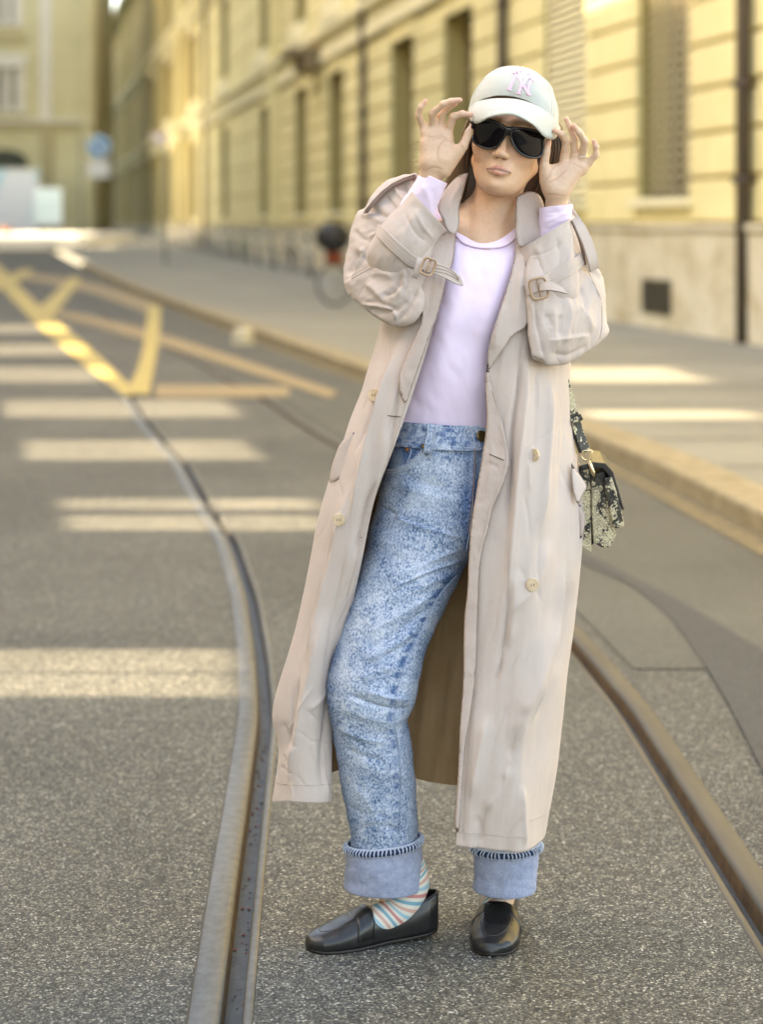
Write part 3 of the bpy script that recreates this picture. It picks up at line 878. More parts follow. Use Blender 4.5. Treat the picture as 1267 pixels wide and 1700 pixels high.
def inflate(poly, step, dfun, k=1.0, kback=None, hmax=None, smooth=True):
    """closed outline (picture px) -> rounded solid. dfun(x,y): depth of the outline plane; k: thickness ratio. returns V, quads/tris, n_front"""
    from mathutils.geometry import delaunay_2d_cdt
    P = np.asarray(poly, float)
    if smooth: P = catmull(np.vstack([P, P[:1]]), len(P) * 14)
    O = arclen_resample(P, step)[:-1]
    n = len(O)
    x0, y0 = O.min(0); x1, y1 = O.max(0)
    h = step * .87
    gx, gy = np.meshgrid(np.arange(x0, x1, step), np.arange(y0, y1, h))
    gx = gx + (np.arange(gy.shape[0]) % 2)[:, None] * step * .5
    G = np.c_[gx.ravel(), gy.ravel()]
    inside = np.zeros(len(G), bool); dist = np.full(len(G), 1e9)
    for i in range(n):
        a, b = O[i], O[(i + 1) % n]
        c = (a[1] > G[:, 1]) != (b[1] > G[:, 1])
        with np.errstate(divide='ignore', invalid='ignore'):
            xi = a[0] + (G[:, 1] - a[1]) * (b[0] - a[0]) / (b[1] - a[1])
        inside ^= c & (G[:, 0] < xi)
        d = b - a; t = np.clip(((G - a) @ d) / (d @ d), 0, 1)
        dist = np.minimum(dist, np.hypot(*(G - a - t[:, None] * d).T))
    G = G[inside & (dist > step * .55)]
    pts = np.vstack([O, G])
    vs, _, fs, ov, _, _ = delaunay_2d_cdt([Vector(p) for p in pts.tolist()], [], [list(range(n))], 1, 1e-5)
    vs = np.array([tuple(v) for v in vs]); T_ = np.array(fs)
    bnd = np.zeros(len(vs), bool)
    for i, o_ in enumerate(ov):
        if any(q < n for q in o_): bnd[i] = True
    # poisson membrane
    e = np.vstack([T_[:, [0, 1]], T_[:, [1, 2]], T_[:, [2, 0]]]); e = np.unique(np.sort(e, 1), axis=0)
    i0, i1 = e[:, 0], e[:, 1]
    w = 1.0 / (np.linalg.norm(vs[i0] - vs[i1], axis=1) ** 2 + 1e-6)
    W_ = np.bincount(i0, w, len(vs)) + np.bincount(i1, w, len(vs))
    u = np.zeros(len(vs)); area_w = 1.5
    u_prev = u.copy()
    rho = .995; om = 1.0
    for it in range(700):
        s = np.bincount(i0, w * u[i1], len(vs)) + np.bincount(i1, w * u[i0], len(vs))
        un = (s + area_w * 1.0) / W_
        un[bnd] = 0
        om = 1.0 if it == 0 else (1 / (1 - .5 * rho ** 2) if it == 1 else 1 / (1 - .25 * rho ** 2 * om))
        new = om * (un - u_prev) + u_prev
        u_prev, u = u, new
    global LASTW
    hgt = np.sqrt(np.maximum(2 * u, 0) * .5) 
    if hmax is not None: hgt = hmax * np.tanh(hgt / hmax)
    D0 = dfun(vs[:, 0], vs[:, 1])
    Hm = hgt * PX
    Vf = P3(vs[:, 0], vs[:, 1], D0 - k * Hm)
    kb = k if kback is None else kback
    inner = np.where(~bnd)[0]
    mp = np.arange(len(vs)); mp[inner] = len(vs) + np.arange(len(inner))
    Vb = P3(vs[inner, 0], vs[inner, 1], D0[inner] + kb * Hm[inner])
    V = np.vstack([Vf, Vb])
    a, b, c = P3(vs[T_[0], 0], vs[T_[0], 1], 0)
    nrm = np.cross(b - a, c - a)
    LASTW = np.r_[np.clip(hgt / 7, 0, 1), np.zeros(len(inner))]
    Tf = T_ if nrm[1] < 0 else T_[:, ::-1]
    F = np.vstack([Tf, mp[Tf][:, ::-1]])
    return V, F
def relax(V, F, it=5, lam=.5, lock=None):
    F = np.asarray(F); k = F.shape[1]
    e = np.vstack([F[:, [i, (i + 1) % k]] for i in range(k)]); e = np.unique(np.sort(e, 1), axis=0)
    V = V.copy()
    c = np.bincount(e[:, 0], minlength=len(V)) + np.bincount(e[:, 1], minlength=len(V)); c = np.maximum(c, 1)[:, None]
    for _ in range(it):
        s = np.zeros_like(V)
        for a, b in ((0, 1), (1, 0)):
            for q in range(3): s[:, q] += np.bincount(e[:, a], V[e[:, b], q], len(V))
        d = (s / c - V) * lam
        if lock is not None: d[lock] = 0
        V += d
    return V
BV = {}
def reg(key, V, F):
    BV[key] = BVHTree.FromPolygons([tuple(v) for v in V], [tuple(int(i) for i in f) for f in F])
def hit(px, py, keys, lift=0.0):
    o = Vector((0, 0, CAM_H)); d = Vector(((px - CX) / FPX, 1, -(py - HORY) / FPX)).normalized()
    best = None
    for k in keys:
        h = BV[k].ray_cast(o, d)
        if h[0] is not None and (best is None or h[3] < best[3]): best = h
    if best is None: return None
    n = best[1]
    if n.dot(d) > 0: n = -n
    return np.array(best[0] + n * lift), np.array(n)
def drape(pts, keys, step=4, lift=.0006, smooth=True):
    """picture polyline -> 3D line lying on the named surfaces"""
    P = np.asarray(pts, float)
    if len(P) > 2 and smooth: P = catmull(P, len(P) * 8)
    P = arclen_resample(P, step); out = []; nn = []
    for p in P:
        h = hit(p[0], p[1], keys, lift)
        if h is not None: out.append(h[0]); nn.append(h[1])
    return np.array(out), np.array(nn)
def seam(name, pts, keys, r, mat, parent, lift=.0009, step=5):
    P, N = drape(pts, keys, step, lift)
    if len(P) < 3: return None
    P[1:-1] = (P[:-2] + 2 * P[1:-1] + P[2:]) / 4
    v, f = tube_geo(P, r, 6)
    return mesh(name, v, f, mat, parent)
def ribbon(name, pts, keys, half, mat, parent, thick=.002, lift=.003, step=4, width=None, C=None, extra=0, register=None):
    """strap lying on surfaces: centre line in px, half width px"""
    if C is None:
        P, N = drape(pts, keys, step, lift)
    else: P, N = C
    for _ in range(4):
        P[1:-1] = (P[:-2] + 2 * P[1:-1] + P[2:]) / 4; N[1:-1] = (N[:-2] + 2 * N[1:-1] + N[2:]) / 4
    N /= np.linalg.norm(N, axis=1)[:, None]
    T_ = np.gradient(P, axis=0); T_ /= np.linalg.norm(T_, axis=1)[:, None]
    B = np.cross(T_, N); h = half * PX
    w = np.ones(len(P)) if width is None else np.interp(np.linspace(0, 1, len(P)), *zip(*width))
    m = len(P); sec = [(-1, -.5), (-1, .3), (-.93, .5), (-.82, .42), (-.4, .5), (.4, .5), (.82, .42), (.93, .5), (1, .3), (1, -.5)]
    V = np.stack([P + B * (a * h * w)[:, None] + N * (b * thick) for a, b in sec], 1).reshape(-1, 3)
    k = len(sec); F = gridfaces(m, k, True).tolist() + [tuple(range(k))[::-1], tuple((m - 1) * k + i for i in range(k))]
    if register: reg(register, V, F)
    return mesh(name, V, F, mat, parent)

# ---------------------------------------------------------------- implicit surfaces
def surface_nets(Fd, xs, ys, zs):
    ins = Fd < 0
    nx, ny, nz = Fd.shape
    def cub(A): return [A[i:nx - 1 + i, j:ny - 1 + j, k:nz - 1 + k] for i in (0, 1) for j in (0, 1) for k in (0, 1)]
    cnt = np.zeros((nx - 1, ny - 1, nz - 1), np.uint8)
    for c in cub(ins): cnt += c
    act = (cnt > 0) & (cnt < 8)
    I, J, K = np.nonzero(act)
    idx = np.full(act.shape, -1, np.int64); idx[I, J, K] = np.arange(len(I))
    Pn = np.zeros((len(I), 3)); W_ = np.zeros(len(I))
    G = [xs, ys, zs]
    for ax in range(3):
        o1, o2 = [a for a in range(3) if a != ax]
        for a in (0, 1):
            for b in (0, 1):
                p = [I.copy(), J.copy(), K.copy()]
                p[o1] = p[o1] + a; p[o2] = p[o2] + b
                q = [p[0].copy(), p[1].copy(), p[2].copy()]; q[ax] = q[ax] + 1
                f0 = Fd[p[0], p[1], p[2]]; f1 = Fd[q[0], q[1], q[2]]
                m = (f0 < 0) != (f1 < 0)
                t = np.where(m, f0 / (f0 - f1 + 1e-20), 0)
                for c in range(3):
                    v0 = G[c][p[c]]; v1 = G[c][q[c]]
                    Pn[:, c] += np.where(m, v0 + t * (v1 - v0), 0)
                W_ += m
    Pn /= W_[:, None]
    Fs = []
    for ax in range(3):
        o1, o2 = [(1, 2), (2, 0), (0, 1)][ax]
        sl0 = [slice(None)] * 3; sl1 = [slice(None)] * 3
        sl0[ax] = slice(0, -1); sl1[ax] = slice(1, None)
        a = ins[tuple(sl0)]; b = ins[tuple(sl1)]
        ch = a != b
        q = np.nonzero(ch)
        q = [np.array(t) for t in q]
        ok = (q[o1] > 0) & (q[o2] > 0) & (q[o1] < ins.shape[o1] - 1) & (q[o2] < ins.shape[o2] - 1)
        q = [t[ok] for t in q]; flip = a[tuple(q)]
        def cell(d1, d2):
            p = [t.copy() for t in q]; p[o1] = p[o1] - d1; p[o2] = p[o2] - d2
            return idx[p[0], p[1], p[2]]
        quad = np.stack([cell(1, 1), cell(0, 1), cell(0, 0), cell(1, 0)], 1)
        quad[~flip] = quad[~flip][:, ::-1]
        Fs.append(quad)
    return Pn, np.vstack(Fs)
def smin(a, b, k):
    h = np.clip(.5 + .5 * (b - a) / k, 0, 1)
    return b * (1 - h) + a * h - k * h * (1 - h)
def smax(a, b, k): return -smin(-a, -b, k)
def cone(P, a, b, r1, r2):
    a = np.asarray(a, float); b = np.asarray(b, float); ba = b - a
    t = np.clip(((P - a) @ ba) / (ba @ ba), 0, 1)
    return np.linalg.norm(P - a - t[:, None] * ba, axis=1) - (r1 + (r2 - r1) * t)
def ell(P, c, r, R=None):
    q = P - np.asarray(c, float)
    if R is not None: q = q @ R
    r = np.asarray(r, float)
    k1 = np.linalg.norm(q / r, axis=1); k2 = np.linalg.norm(q / (r * r), axis=1)
    return k1 * (k1 - 1) / (k2 + 1e-9)
def polyfield(fun, xs, ys, zs, bs=8, margin=.012):
    """evaluate fun only near its surface"""
    nx, ny, nz = len(xs), len(ys), len(zs)
    Fd = np.full((nx, ny, nz), 1.0, np.float32)
    bi = [np.arange(0, n, bs) for n in (nx, ny, nz)]
    mid = [np.array([.5 * (G[i] + G[min(i + bs, len(G) - 1)]) for i in b]) for G, b in zip((xs, ys, zs), bi)]
    hf = [np.array([.5 * (G[min(i + bs, len(G) - 1)] - G[i]) for i in b]) for G, b in zip((xs, ys, zs), bi)]
    M = np.stack(np.meshgrid(*mid, indexing='ij'), -1).reshape(-1, 3)
    H = np.linalg.norm(np.stack(np.meshgrid(*hf, indexing='ij'), -1).reshape(-1, 3), axis=1)
    f = fun(M)
    B = np.stack(np.meshgrid(*bi, indexing='ij'), -1).reshape(-1, 3)
    neg = f < 0
    for b in B[neg]: Fd[b[0]:b[0] + bs, b[1]:b[1] + bs, b[2]:b[2] + bs] = -1
    act = np.abs(f) < H * 1.3 + margin
    Bs = B[act]
    for c0 in range(0, len(Bs), 400):
        pts = []; sl = []
        for b in Bs[c0:c0 + 400]:
            s_ = (slice(b[0], min(b[0] + bs, nx)), slice(b[1], min(b[1] + bs, ny)), slice(b[2], min(b[2] + bs, nz)))
            g_ = np.stack(np.meshgrid(xs[s_[0]], ys[s_[1]], zs[s_[2]], indexing='ij'), -1)
            sl.append((s_, g_.shape[:3])); pts.append(g_.reshape(-1, 3))
        v = fun(np.vstack(pts)); o = 0
        for s_, sh in sl:
            n_ = sh[0] * sh[1] * sh[2]; Fd[s_] = v[o:o + n_].reshape(sh); o += n_
    return Fd
# ================================================================ PERSON: body
person = empty('person', (.1, Z0, 0), 'woman in beige trench coat and jeans holding her cap brim with both hands', 'person')
skin = Mat('skin', rough=.42, spec=.5)
sk = skin.ramp(skin.noise(18, 4), [(.3, (.66, .425, .28)), (.7, (.71, .47, .32))])
sk = skin.mix(skin.attr('tan'), sk, (.62, .325, .175))
sk = skin.mix(skin.attr('lip'), sk, (.54, .20, .155))
sk = skin.mix(skin.attr('flush'), sk, (.66, .29, .20))
sk = skin.mix(skin.attr('mouth_line'), sk, (.12, .035, .03))
sk = skin.mix(1, sk, skin.ramp(skin.noise(140, 4, .7), [(.32, .93), (.68, 1.05)]), 'MULTIPLY')
sk = skin.mix(skin.ramp(skin.noise(45, 4, .7), [(.5, 0.0), (.75, .18)]), sk, (.66, .30, .20))
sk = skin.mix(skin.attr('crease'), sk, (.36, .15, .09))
skin.color(sk)
skin.b.inputs['Subsurface Weight'].default_value = .12
skin.b.inputs['Subsurface Radius'].default_value = (.012, .005, .003)
skin.b.inputs['Subsurface Scale'].default_value = .6
_n = skin.bump(skin.noise(420, 4, .7), .16, .0006)
skin.bump(skin.noise(70, 4, .6), .08, .0014, _n)

def Pp(x, y, d): return P3(x, y, d)
# head frame: origin between the eyes' height at the head's middle
HC = Pp(846, 226, -.02)
roll, yaw, pitch = math.radians(9.5), math.radians(-9), math.radians(6)
def rotm(ax, a):
    c, s = math.cos(a), math.sin(a)
    return {'x': np.array([[1, 0, 0], [0, c, -s], [0, s, c]]), 'y': np.array([[c, 0, s], [0, 1, 0], [-s, 0, c]]), 'z': np.array([[c, -s, 0], [s, c, 0], [0, 0, 1]])}[ax]
# local: x to the right of the picture, y away from camera, z up
HR = rotm('y', roll) @ rotm('z', yaw) @ rotm('x', -pitch)
def toL(P): return (P - HC) @ HR
def toW(p): return HC + HR @ np.asarray(p, float)
def sub(P): return P
def head_sdf(P):
    Q = toL(P)
    d = ell(Q, (0, .018, .028), (.073, .088, .088))                       # skull
    d = smin(d, ell(Q, (0, -.030, -.032), (.0595, .058, .078)), .03)        # face mass
    d = smin(d, ell(Q, (0, -.044, -.093), (.033, .036, .029)), .032)        # lower jaw
    d = smin(d, ell(Q, (0, -.068, -.110), (.018, .018, .0145)), .02)         # chin
    for s in (-1, 1):
        d = smin(d, ell(Q, (s * .036, -.056, -.036), (.024, .022, .022)), .022)   # cheekbones
        d = smin(d, cone(Q, (s * .053, .005, -.058), (s * .022, -.050, -.104), .013, .012), .025)  # jaw edge
        d = smax(d, -ell(Q, (s * .031, -.092, .002), (.019, .016, .012)), .014)       # eye sockets
        d = smin(d, ell(Q, (s * .031, -.068, .001), (.0155, .0145, .012)), .006)       # closed eye lids
        d = smin(d, cone(Q, (s * .071, .012, .008), (s * .069, .014, -.024), .011, .007), .006)   # ear
        d = smin(d, cone(Q, (s * .014, -.079, .020), (s * .044, -.068, .022), .006, .005), .014)  # brow
    # nose
    d = smin(d, cone(Q, (0, -.080, .008), (0, -.099, -0.0485), .0062, .0088), .012)
    d = smin(d, ell(Q, (0, -.1025, -0.0525), (.0095, .0095, .0085)), .006)
    for s in (-1, 1):
        d = smin(d, ell(Q, (s * .0105, -.094, -0.0550), (.0068, .0085, .0066)), .005)
        d = smax(d, -cone(Q, (s * .0062, -.0975, -0.0655), (s * .0062, -.0915, -0.0565), .0026, .0018), .0022)
    for s in (-1, 1):                                                     # folds beside the nose, corners of the mouth
        d = smax(d, -cone(Q, (s * .0185, -.0915, -.056), (s * .0300, -.0850, -.080), .0016, .0012), .006)
        d = smax(d, -ell(Q, (s * .0285, -.0850, -.0850), (.004, .005, .004)), .006)
    # philtrum + lips
    d = smin(d, ell(Q, (0, -.082, -0.0785), (.020, .010, .016)), .012)
    for s in (-1, 1):
        d = smin(d, cone(Q, (s * .0045, -.0925, -0.0780), (s * .0250, -.0830, -0.0832), .0040, .0011), .0045)
        d = smin(d, cone(Q, (s * .0005, -.0925, -0.0893), (s * .0220, -.0842, -0.0852), .0060, .0016), .0045)
        d = smax(d, -cone(Q, (s * .0005, -.1005, -0.0833), (s * .028, -.0880, -0.0847), .0019, .0010), .0018)
    d = smax(d, -ell(Q, (0, -.0955, -0.1025), (.016, .007, .0045)), .010)
    return d
def chain(P, pts, rr):
    d = None
    for a, b, r1, r2 in zip(pts[:-1], pts[1:], rr[:-1], rr[1:]):
        c = cone(P, a, b, r1, r2); d = c if d is None else smin(d, c, .0035)
    return d
mm = .001
def hand_l(P):
    """hand at the left of the picture, palm towards the camera"""
    A = lambda x, y, d: Pp(x, y, d)
    b = -.090
    d = chain(P, [A(706, 327, b + .022), A(715, 292, b + .010), A(716, 272, b + .004)], [.0195, .0215, .0215])
    palm = cone(P, A(712, 262, b), A(709, 222, b), .0130, .0118)
    palm = smin(palm, cone(P, A(722, 262, b), A(720, 222, b + .002), .0135, .0110), .02)
    palm = smin(palm, cone(P, A(733, 264, b), A(732, 222, b + .002), .0140, .0110), .02)
    palm = smin(palm, cone(P, A(741, 262, b), A(744, 230, b), .0135, .0108), .02)
    palm = smin(palm, cone(P, A(738, 282, b - .004), A(762, 250, b - .008), .0155, .0120), .012)   # thumb mound
    palm = smin(palm, cone(P, A(709, 270, b - .003), A(706, 238, b - .004), .0110, .0090), .008)
    d = smin(d, palm, .014)
    fs = [([A(706, 222, b), A(702, 208, b), A(695, 192, b - .012), A(699, 178, b - .020), A(706.5, 168, b - .022)], [9.2, 7.8, 7.0, 6.2, 5.2]),
          ([A(719, 218, b), A(718, 207, b - .003), A(718, 189, b - .018), A(736, 173, b - .034), A(750, 168, b - .038), A(764, 166, b - .040)], [9.6, 8.4, 8.0, 7.4, 6.6, 5.6]),
          ([A(731, 218, b + .002), A(731, 207, b + .002), A(733, 190, b - .004), A(744, 178, b - .012), A(756, 172, b - .018)], [9.6, 8.6, 8.2, 7.4, 6.0]),
          ([A(743, 230, b), A(746, 213, b - .002), A(753, 194, b - .012), A(768, 189, b - .018), A(782, 191, b - .020)], [9.8, 9.0, 8.4, 7.2, 5.8]),
          ([A(752, 262, b - .006), A(769, 243, b - .012), A(779, 221, b - .004), A(786, 207, b + .006)], [12.5, 9.8, 9.0, 6.6])]
    for p, r in fs: d = smin(d, chain(P, p, [q * mm * (1.0 if i_ == 0 else .92) for i_, q in enumerate(r)]), .0040)
    return d
def hand_r(P):
    A = lambda x, y, d: Pp(x, y, d)
    b = -.070
    d = chain(P, [A(924, 372, b + .03), A(925, 340, b + .012), A(925, 322, b + .004)], [.0235, .0220, .0215])
    palm = cone(P, A(914, 312, b), A(917, 284, b - .003), .0145, .0125)
    palm = smin(palm, cone(P, A(926, 312, b), A(936, 278, b), .0145, .0110), .02)
    palm = smin(palm, cone(P, A(934, 312, b), A(951, 275, b), .0140, .0105), .02)
    palm = smin(palm, cone(P, A(942, 306, b), A(963, 276, b), .0120, .0100), .02)
    palm = smin(palm, cone(P, A(912, 306, b - .004), A(907, 288, b - .008), .0145, .0130), .012)
    palm = smin(palm, cone(P, A(946, 300, b - .003), A(968, 278, b - .002), .0100, .0085), .01)
    d = smin(d, palm, .014)
    fs = [([A(937, 280, b), A(937, 262, b - .002), A(940, 236, b - .014), A(933, 223, b - .024), A(922, 217, b - .030)], [9.6, 8.8, 8.0, 7.2, 5.8]),
          ([A(952, 274, b), A(954, 258, b - .002), A(954, 230, b - .012), A(948, 212, b - .018), A(941, 198, b - .020)], [9.6, 8.8, 7.8, 7.0, 5.8]),
          ([A(963, 276, b), A(967, 261, b - .004), A(971, 234, b - .022), A(963, 221, b - .030), A(953.5, 209, b - .032)], [9.4, 8.6, 8.0, 7.2, 5.8]),
          ([A(968, 284, b), A(978, 270, b - .002), A(990, 257, b - .010), A(990, 243, b - .016), A(986.5, 234, b - .017)], [8.8, 7.8, 7.0, 6.2, 5.0]),
          ([A(907, 300, b - .006), A(904, 276, b - .012), A(907, 252, b - .014), A(911, 236, b - .010)], [13.0, 9.8, 8.8, 6.8])]
    for p, r in fs: d = smin(d, chain(P, p, [q * mm * (1.0 if i_ == 0 else .92) for i_, q in enumerate(r)]), .0040)
    return d
def body_sdf(P):
    A = Pp
    d = head_sdf(P)
    neck = cone(P, toW((0, .032, -.06)), A(808, 392, .035), .046, .055)
    neck = smin(neck, cone(P, A(800, 390, .045), A(700, 385, .08), .045, .035), .05)
    neck = smin(neck, cone(P, A(806, 390, .045), A(925, 400, .05), .045, .050), .05)
    # sternomastoids and collar bones
    neck = smin(neck, cone(P, toW((-.050, .022, -.05)), A(798, 394, -.024), .010, .0075), .007)
    neck = smin(neck, cone(P, toW((.050, .022, -.05)), A(818, 395, -.024), .010, .0075), .007)
    neck = smin(neck, cone(P, A(793, 392, -.028), A(735, 372, .0), .008, .008), .014)
    neck = smin(neck, cone(P, A(826, 394, -.028), A(885, 392, .0), .008, .008), .014)
    neck = smin(neck, cone(P, A(806, 372, .012), A(806, 420, -.010), .040, .050), .04)
    d = smin(d, neck, .009)
    # trunk, arms and legs under the clothes
    t = ell(P, A(795, 500, .045), (.150, .095, .21))
    t = smin(t, ell(P, A(770, 650, .045), (.115, .085, .20)), .08)
    t = smin(t, ell(P, A(770, 780, .055), (.125, .085, .12)), .06)
    for a, b, r1, r2 in ((A(725, 800, .05), A(625, 1130, -.02), .070, .045), (A(625, 1130, -.02), A(655, 1480, .02), .045, .022),
                         (A(830, 800, .05), A(845, 1130, .05), .070, .045), (A(845, 1130, .05), A(838, 1470, .07), .045, .022)):
        t = smin(t, cone(P, a, b, r1, r2), .03)
    t = smin(t, cone(P, A(664, 1480, .03), A(600, 1556, -.04), .022, .012), .02)
    t = smin(t, cone(P, A(838, 1490, .08), A(820, 1560, -.03), .022, .012), .02)
    for a, b, c, e in ((A(676, 378, .085), A(650, 470, -.03), A(705, 332, -.062), 0), (A(930, 405, .085), A(950, 550, -.02), A(924, 372, -.045), 0)):
        t = smin(t, cone(P, a, b, .042, .032), .02); t = smin(t, cone(P, b, c, .030, .020), .012)
    d = smin(d, t, .02)
    d = smin(d, hand_l(P), .006)
    d = smin(d, hand_r(P), .006)
    return d
_fx = np.arange(float(Pp(685, 0, -.2)[0]), float(Pp(1002, 0, 0)[0]), .0019)
_cx0 = np.arange(-.20, _fx[0] - .006, .012); _cx1 = np.arange(_fx[-1] + .012, .52, .012)
gx_ = np.concatenate([_cx0, _fx, _cx1])
gy_ = np.concatenate([np.arange(3.55, 3.606, .012), np.arange(3.61, 3.90, .0019), np.arange(3.91, 4.06, .012)])
gz_ = np.concatenate([np.arange(-.02, 1.36, .014), np.arange(1.37, 1.405, .005), np.arange(1.408, 1.70, .0018), np.arange(1.705, 1.80, .006)])
Fd = polyfield(body_sdf, gx_, gy_, gz_)
bV, bF = surface_nets(Fd, gx_, gy_, gz_)
del Fd
bV = relax(bV, bF, 3, .35)
fr = (bV[:, 2] > 1.40)
# skin colour masks; mouth line and nostrils carry painted shade
Q = toL(bV)
lipd = np.full(len(bV), 9.0); ml = np.full(len(bV), 9.0)
for s in (-1, 1):
    lipd = np.minimum(lipd, cone(Q, (s * .0040, -.0925, -0.0790), (s * .0262, -.0828, -0.0834), .0046, .0004))
    lipd = np.minimum(lipd, cone(Q, (0, -.0925, -0.0890), (s * .0232, -.0838, -0.0848), .0064, .0006))
    ml = np.minimum(ml, cone(Q, (0, -.0962, -0.0834), (s * .0240, -.0862, -0.0840), .0024, .0010))
lip = np.clip(1 - (lipd + .0010) / .0032, 0, .85) * (Q[:, 1] < -.07)
mline = np.clip(1 - ml / .0010, 0, 1) * (Q[:, 1] < -.075) * .8
for s in (-1, 1):
    nst = cone(Q, (s * .0066, -.0985, -.0655), (s * .0064, -.0925, -.0585), .0030, .0016)
    mline = np.maximum(mline, np.clip(1 - nst / .0012, 0, 1) * .85)
fl = .35 * np.exp(-((Q[:, 0] - .036) ** 2 + (Q[:, 2] + .045) ** 2) / .018 ** 2) + .35 * np.exp(-((Q[:, 0] + .036) ** 2 + (Q[:, 2] + .045) ** 2) / .018 ** 2) + .3 * np.exp(-(Q[:, 0] ** 2 + (Q[:, 2] + .042) ** 2) / .010 ** 2)
fl = fl * (Q[:, 1] < -.02)
px_, py_ = topix(bV)
for tx, ty in ((707, 167), (766, 165), (784, 190), (757, 171), (786, 206), (941, 197), (953, 208), (920, 217), (987, 233), (911, 237)):
    fl = np.maximum(fl, .55 * np.exp(-((px_ - tx) ** 2 + (py_ - ty) ** 2) / 9 ** 2) * 1.0)
# palm creases pressed into the hands
hm_ = ((px_ < 778) | (px_ > 893)) & (bV[:, 2] > 1.44) & (bV[:, 1] < 3.80)
cr = [([(706, 224), (716, 228), (732, 226), (748, 234)], 1.2, -.0010), ([(754, 236), (738, 234), (728, 246), (727, 262), (735, 272)], 1.2, -.0011), ([(712, 238), (724, 230), (742, 232)], 1.1, -.0008),
      ([(704, 284), (720, 278), (740, 283)], 1.2, -.0009), ([(740, 210), (753, 217)], 1.0, -.0009), ([(711, 185), (725, 187)], 1.0, -.0008), ([(752, 200), (760, 199)], 1, -.0008),
      ([(765, 238), (770, 247)], 1, -.0008),
      ([(905, 305), (920, 300), (935, 287), (946, 278)], 1.2, -.0012), ([(900, 309), (912, 292), (918, 280), (932, 270)], 1.2, -.0010), ([(950, 268), (960, 276), (972, 280)], 1.1, -.0009), ([(904, 322), (925, 324), (942, 326)], 1.2, -.0009), ([(931, 253), (946, 253)], 1, -.0009), ([(949, 253), (960, 255)], 1, -.0008), ([(902, 268), (913, 266)], 1, -.0008), ([(932, 237), (946, 236)], 1, -.0007)]
N_ = vnorm(bV, bF)
dd = np.zeros(len(bV)); s_ = hm_ & (N_[:, 1] < -.1)
dd[s_] = strokes(px_[s_], py_[s_], [(a, b, c, 'r') for a, b, c in cr])
bV = bV + N_ * (dd * 1.1)[:, None]
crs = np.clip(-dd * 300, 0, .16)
fl = np.maximum(fl, np.clip(-dd * 450, 0, .4))
body = mesh('body', bV, bF, skin, person, attrs={'lip': lip, 'flush': fl, 'mouth_line': mline, 'crease': crs, 'tan': np.clip(1.15 - np.linalg.norm(Q * np.array([1, 1, .55]), axis=1) / .16, 0, 1) * .95 * ((px_ > 779) & (px_ < 896))})
# ================================================================ CLOTHES
knit = Mat('lilac_jersey', (.78, .62, .80), .85, spec=.2)
knit.color(knit.ramp(knit.noise(12, 3), [(.3, (.84, .675, .83)), (.7, (.88, .72, .87))]))
knit.bump(knit.noise(900, 2, stretch=(1, 1, .35)), .25, .0006)
knit.b.inputs['Sheen Weight'].default_value = .15
trench = Mat('trench_cotton', rough=.72, spec=.3)
tc = trench.ramp(trench.noise(7, 4), [(.3, (.505, .405, .348)), (.7, (.56, .455, .395))])
tc = trench.mix(trench.attr('edge'), tc, (.43, .335, .26))
trench.color(tc)
wv_ = trench.noise(750, 2, stretch=(1, 1, .3)); wr = trench.noise(55, 5, stretch=(1, 1, .7), dist=.6)
_n = trench.bump(wv_, .5, .0008)
trench.bump(wr, .38, .0025, _n)
trench.b.inputs['Sheen Weight'].default_value = .15
facing = Mat('trench_facing', rough=.75, spec=.25)
facing.color(facing.ramp(facing.noise(9, 4), [(.3, (.455, .35, .298)), (.7, (.52, .41, .352))]))
_n = facing.bump(facing.noise(80, 5, stretch=(1, 1, .35), dist=.8), .55, .004)
shadow_brown = Mat('epaulette_shadow_brown', (.20, .13, .10), .7)  # brown that stands for the shadow along the epaulettes
thread = Mat('stitching', (.50, .41, .34), .8)
btn = Mat('horn_button', rough=.3, spec=.5)
btn.color(btn.ramp(btn.noise(60, 3), [(.3, (.52, .37, .22)), (.7, (.70, .54, .36))]))
btnhole = Mat('button_thread', (.12, .07, .04), .8)
bucklem = Mat('leather_buckle', (.40, .26, .16), .45)
denim = Mat('acid_wash_denim', rough=.85, spec=.2)
f1 = denim.noise(300, 3, .75, stretch=(1, 1, .6)); f2 = denim.noise(20, 5, .65, dist=.4); f3 = denim.noise(620, 1, stretch=(1, 1, .4))
mixf = denim.math('ADD', denim.math('MULTIPLY', f1, .72), denim.math('MULTIPLY', f2, .28))
base = denim.ramp(mixf, [(.365, (.05, .09, .18)), (.44, (.17, .25, .38)), (.495, (.34, .41, .53)), (.58, (.57, .61, .68))])
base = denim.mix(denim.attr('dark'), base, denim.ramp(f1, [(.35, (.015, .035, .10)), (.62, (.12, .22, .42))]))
base = denim.mix(denim.attr('pale'), base, (.56, .62, .72))
denim.color(denim.mix(1, base, denim.ramp(f3, [(.3, .80), (.7, 1.15)]), 'MULTIPLY'))
denim.bump(f3, .5, .0010)
denin = Mat('denim_inside', rough=.85, spec=.2)
denin.color(denin.mix(1, denin.ramp(denin.noise(60, 5), [(.3, (.25, .28, .38)), (.7, (.34, .37, .48))]), denin.ramp(denin.noise(700, 1, stretch=(1, 1, .3)), [(.3, .82), (.7, 1.12)]), 'MULTIPLY'))
denin.bump(denin.noise(700, 1, stretch=(1, 1, .3)), .45, .001)
navy = Mat('navy_denim_edge', (.012, .03, .085), .85)
whiteth = Mat('frayed_white_edge', (.47, .51, .60), .9)
brass = Mat('dull_brass', (.22, .15, .06), .4, .8)
copper = Mat('copper_stitching', (.33, .12, .05), .7)

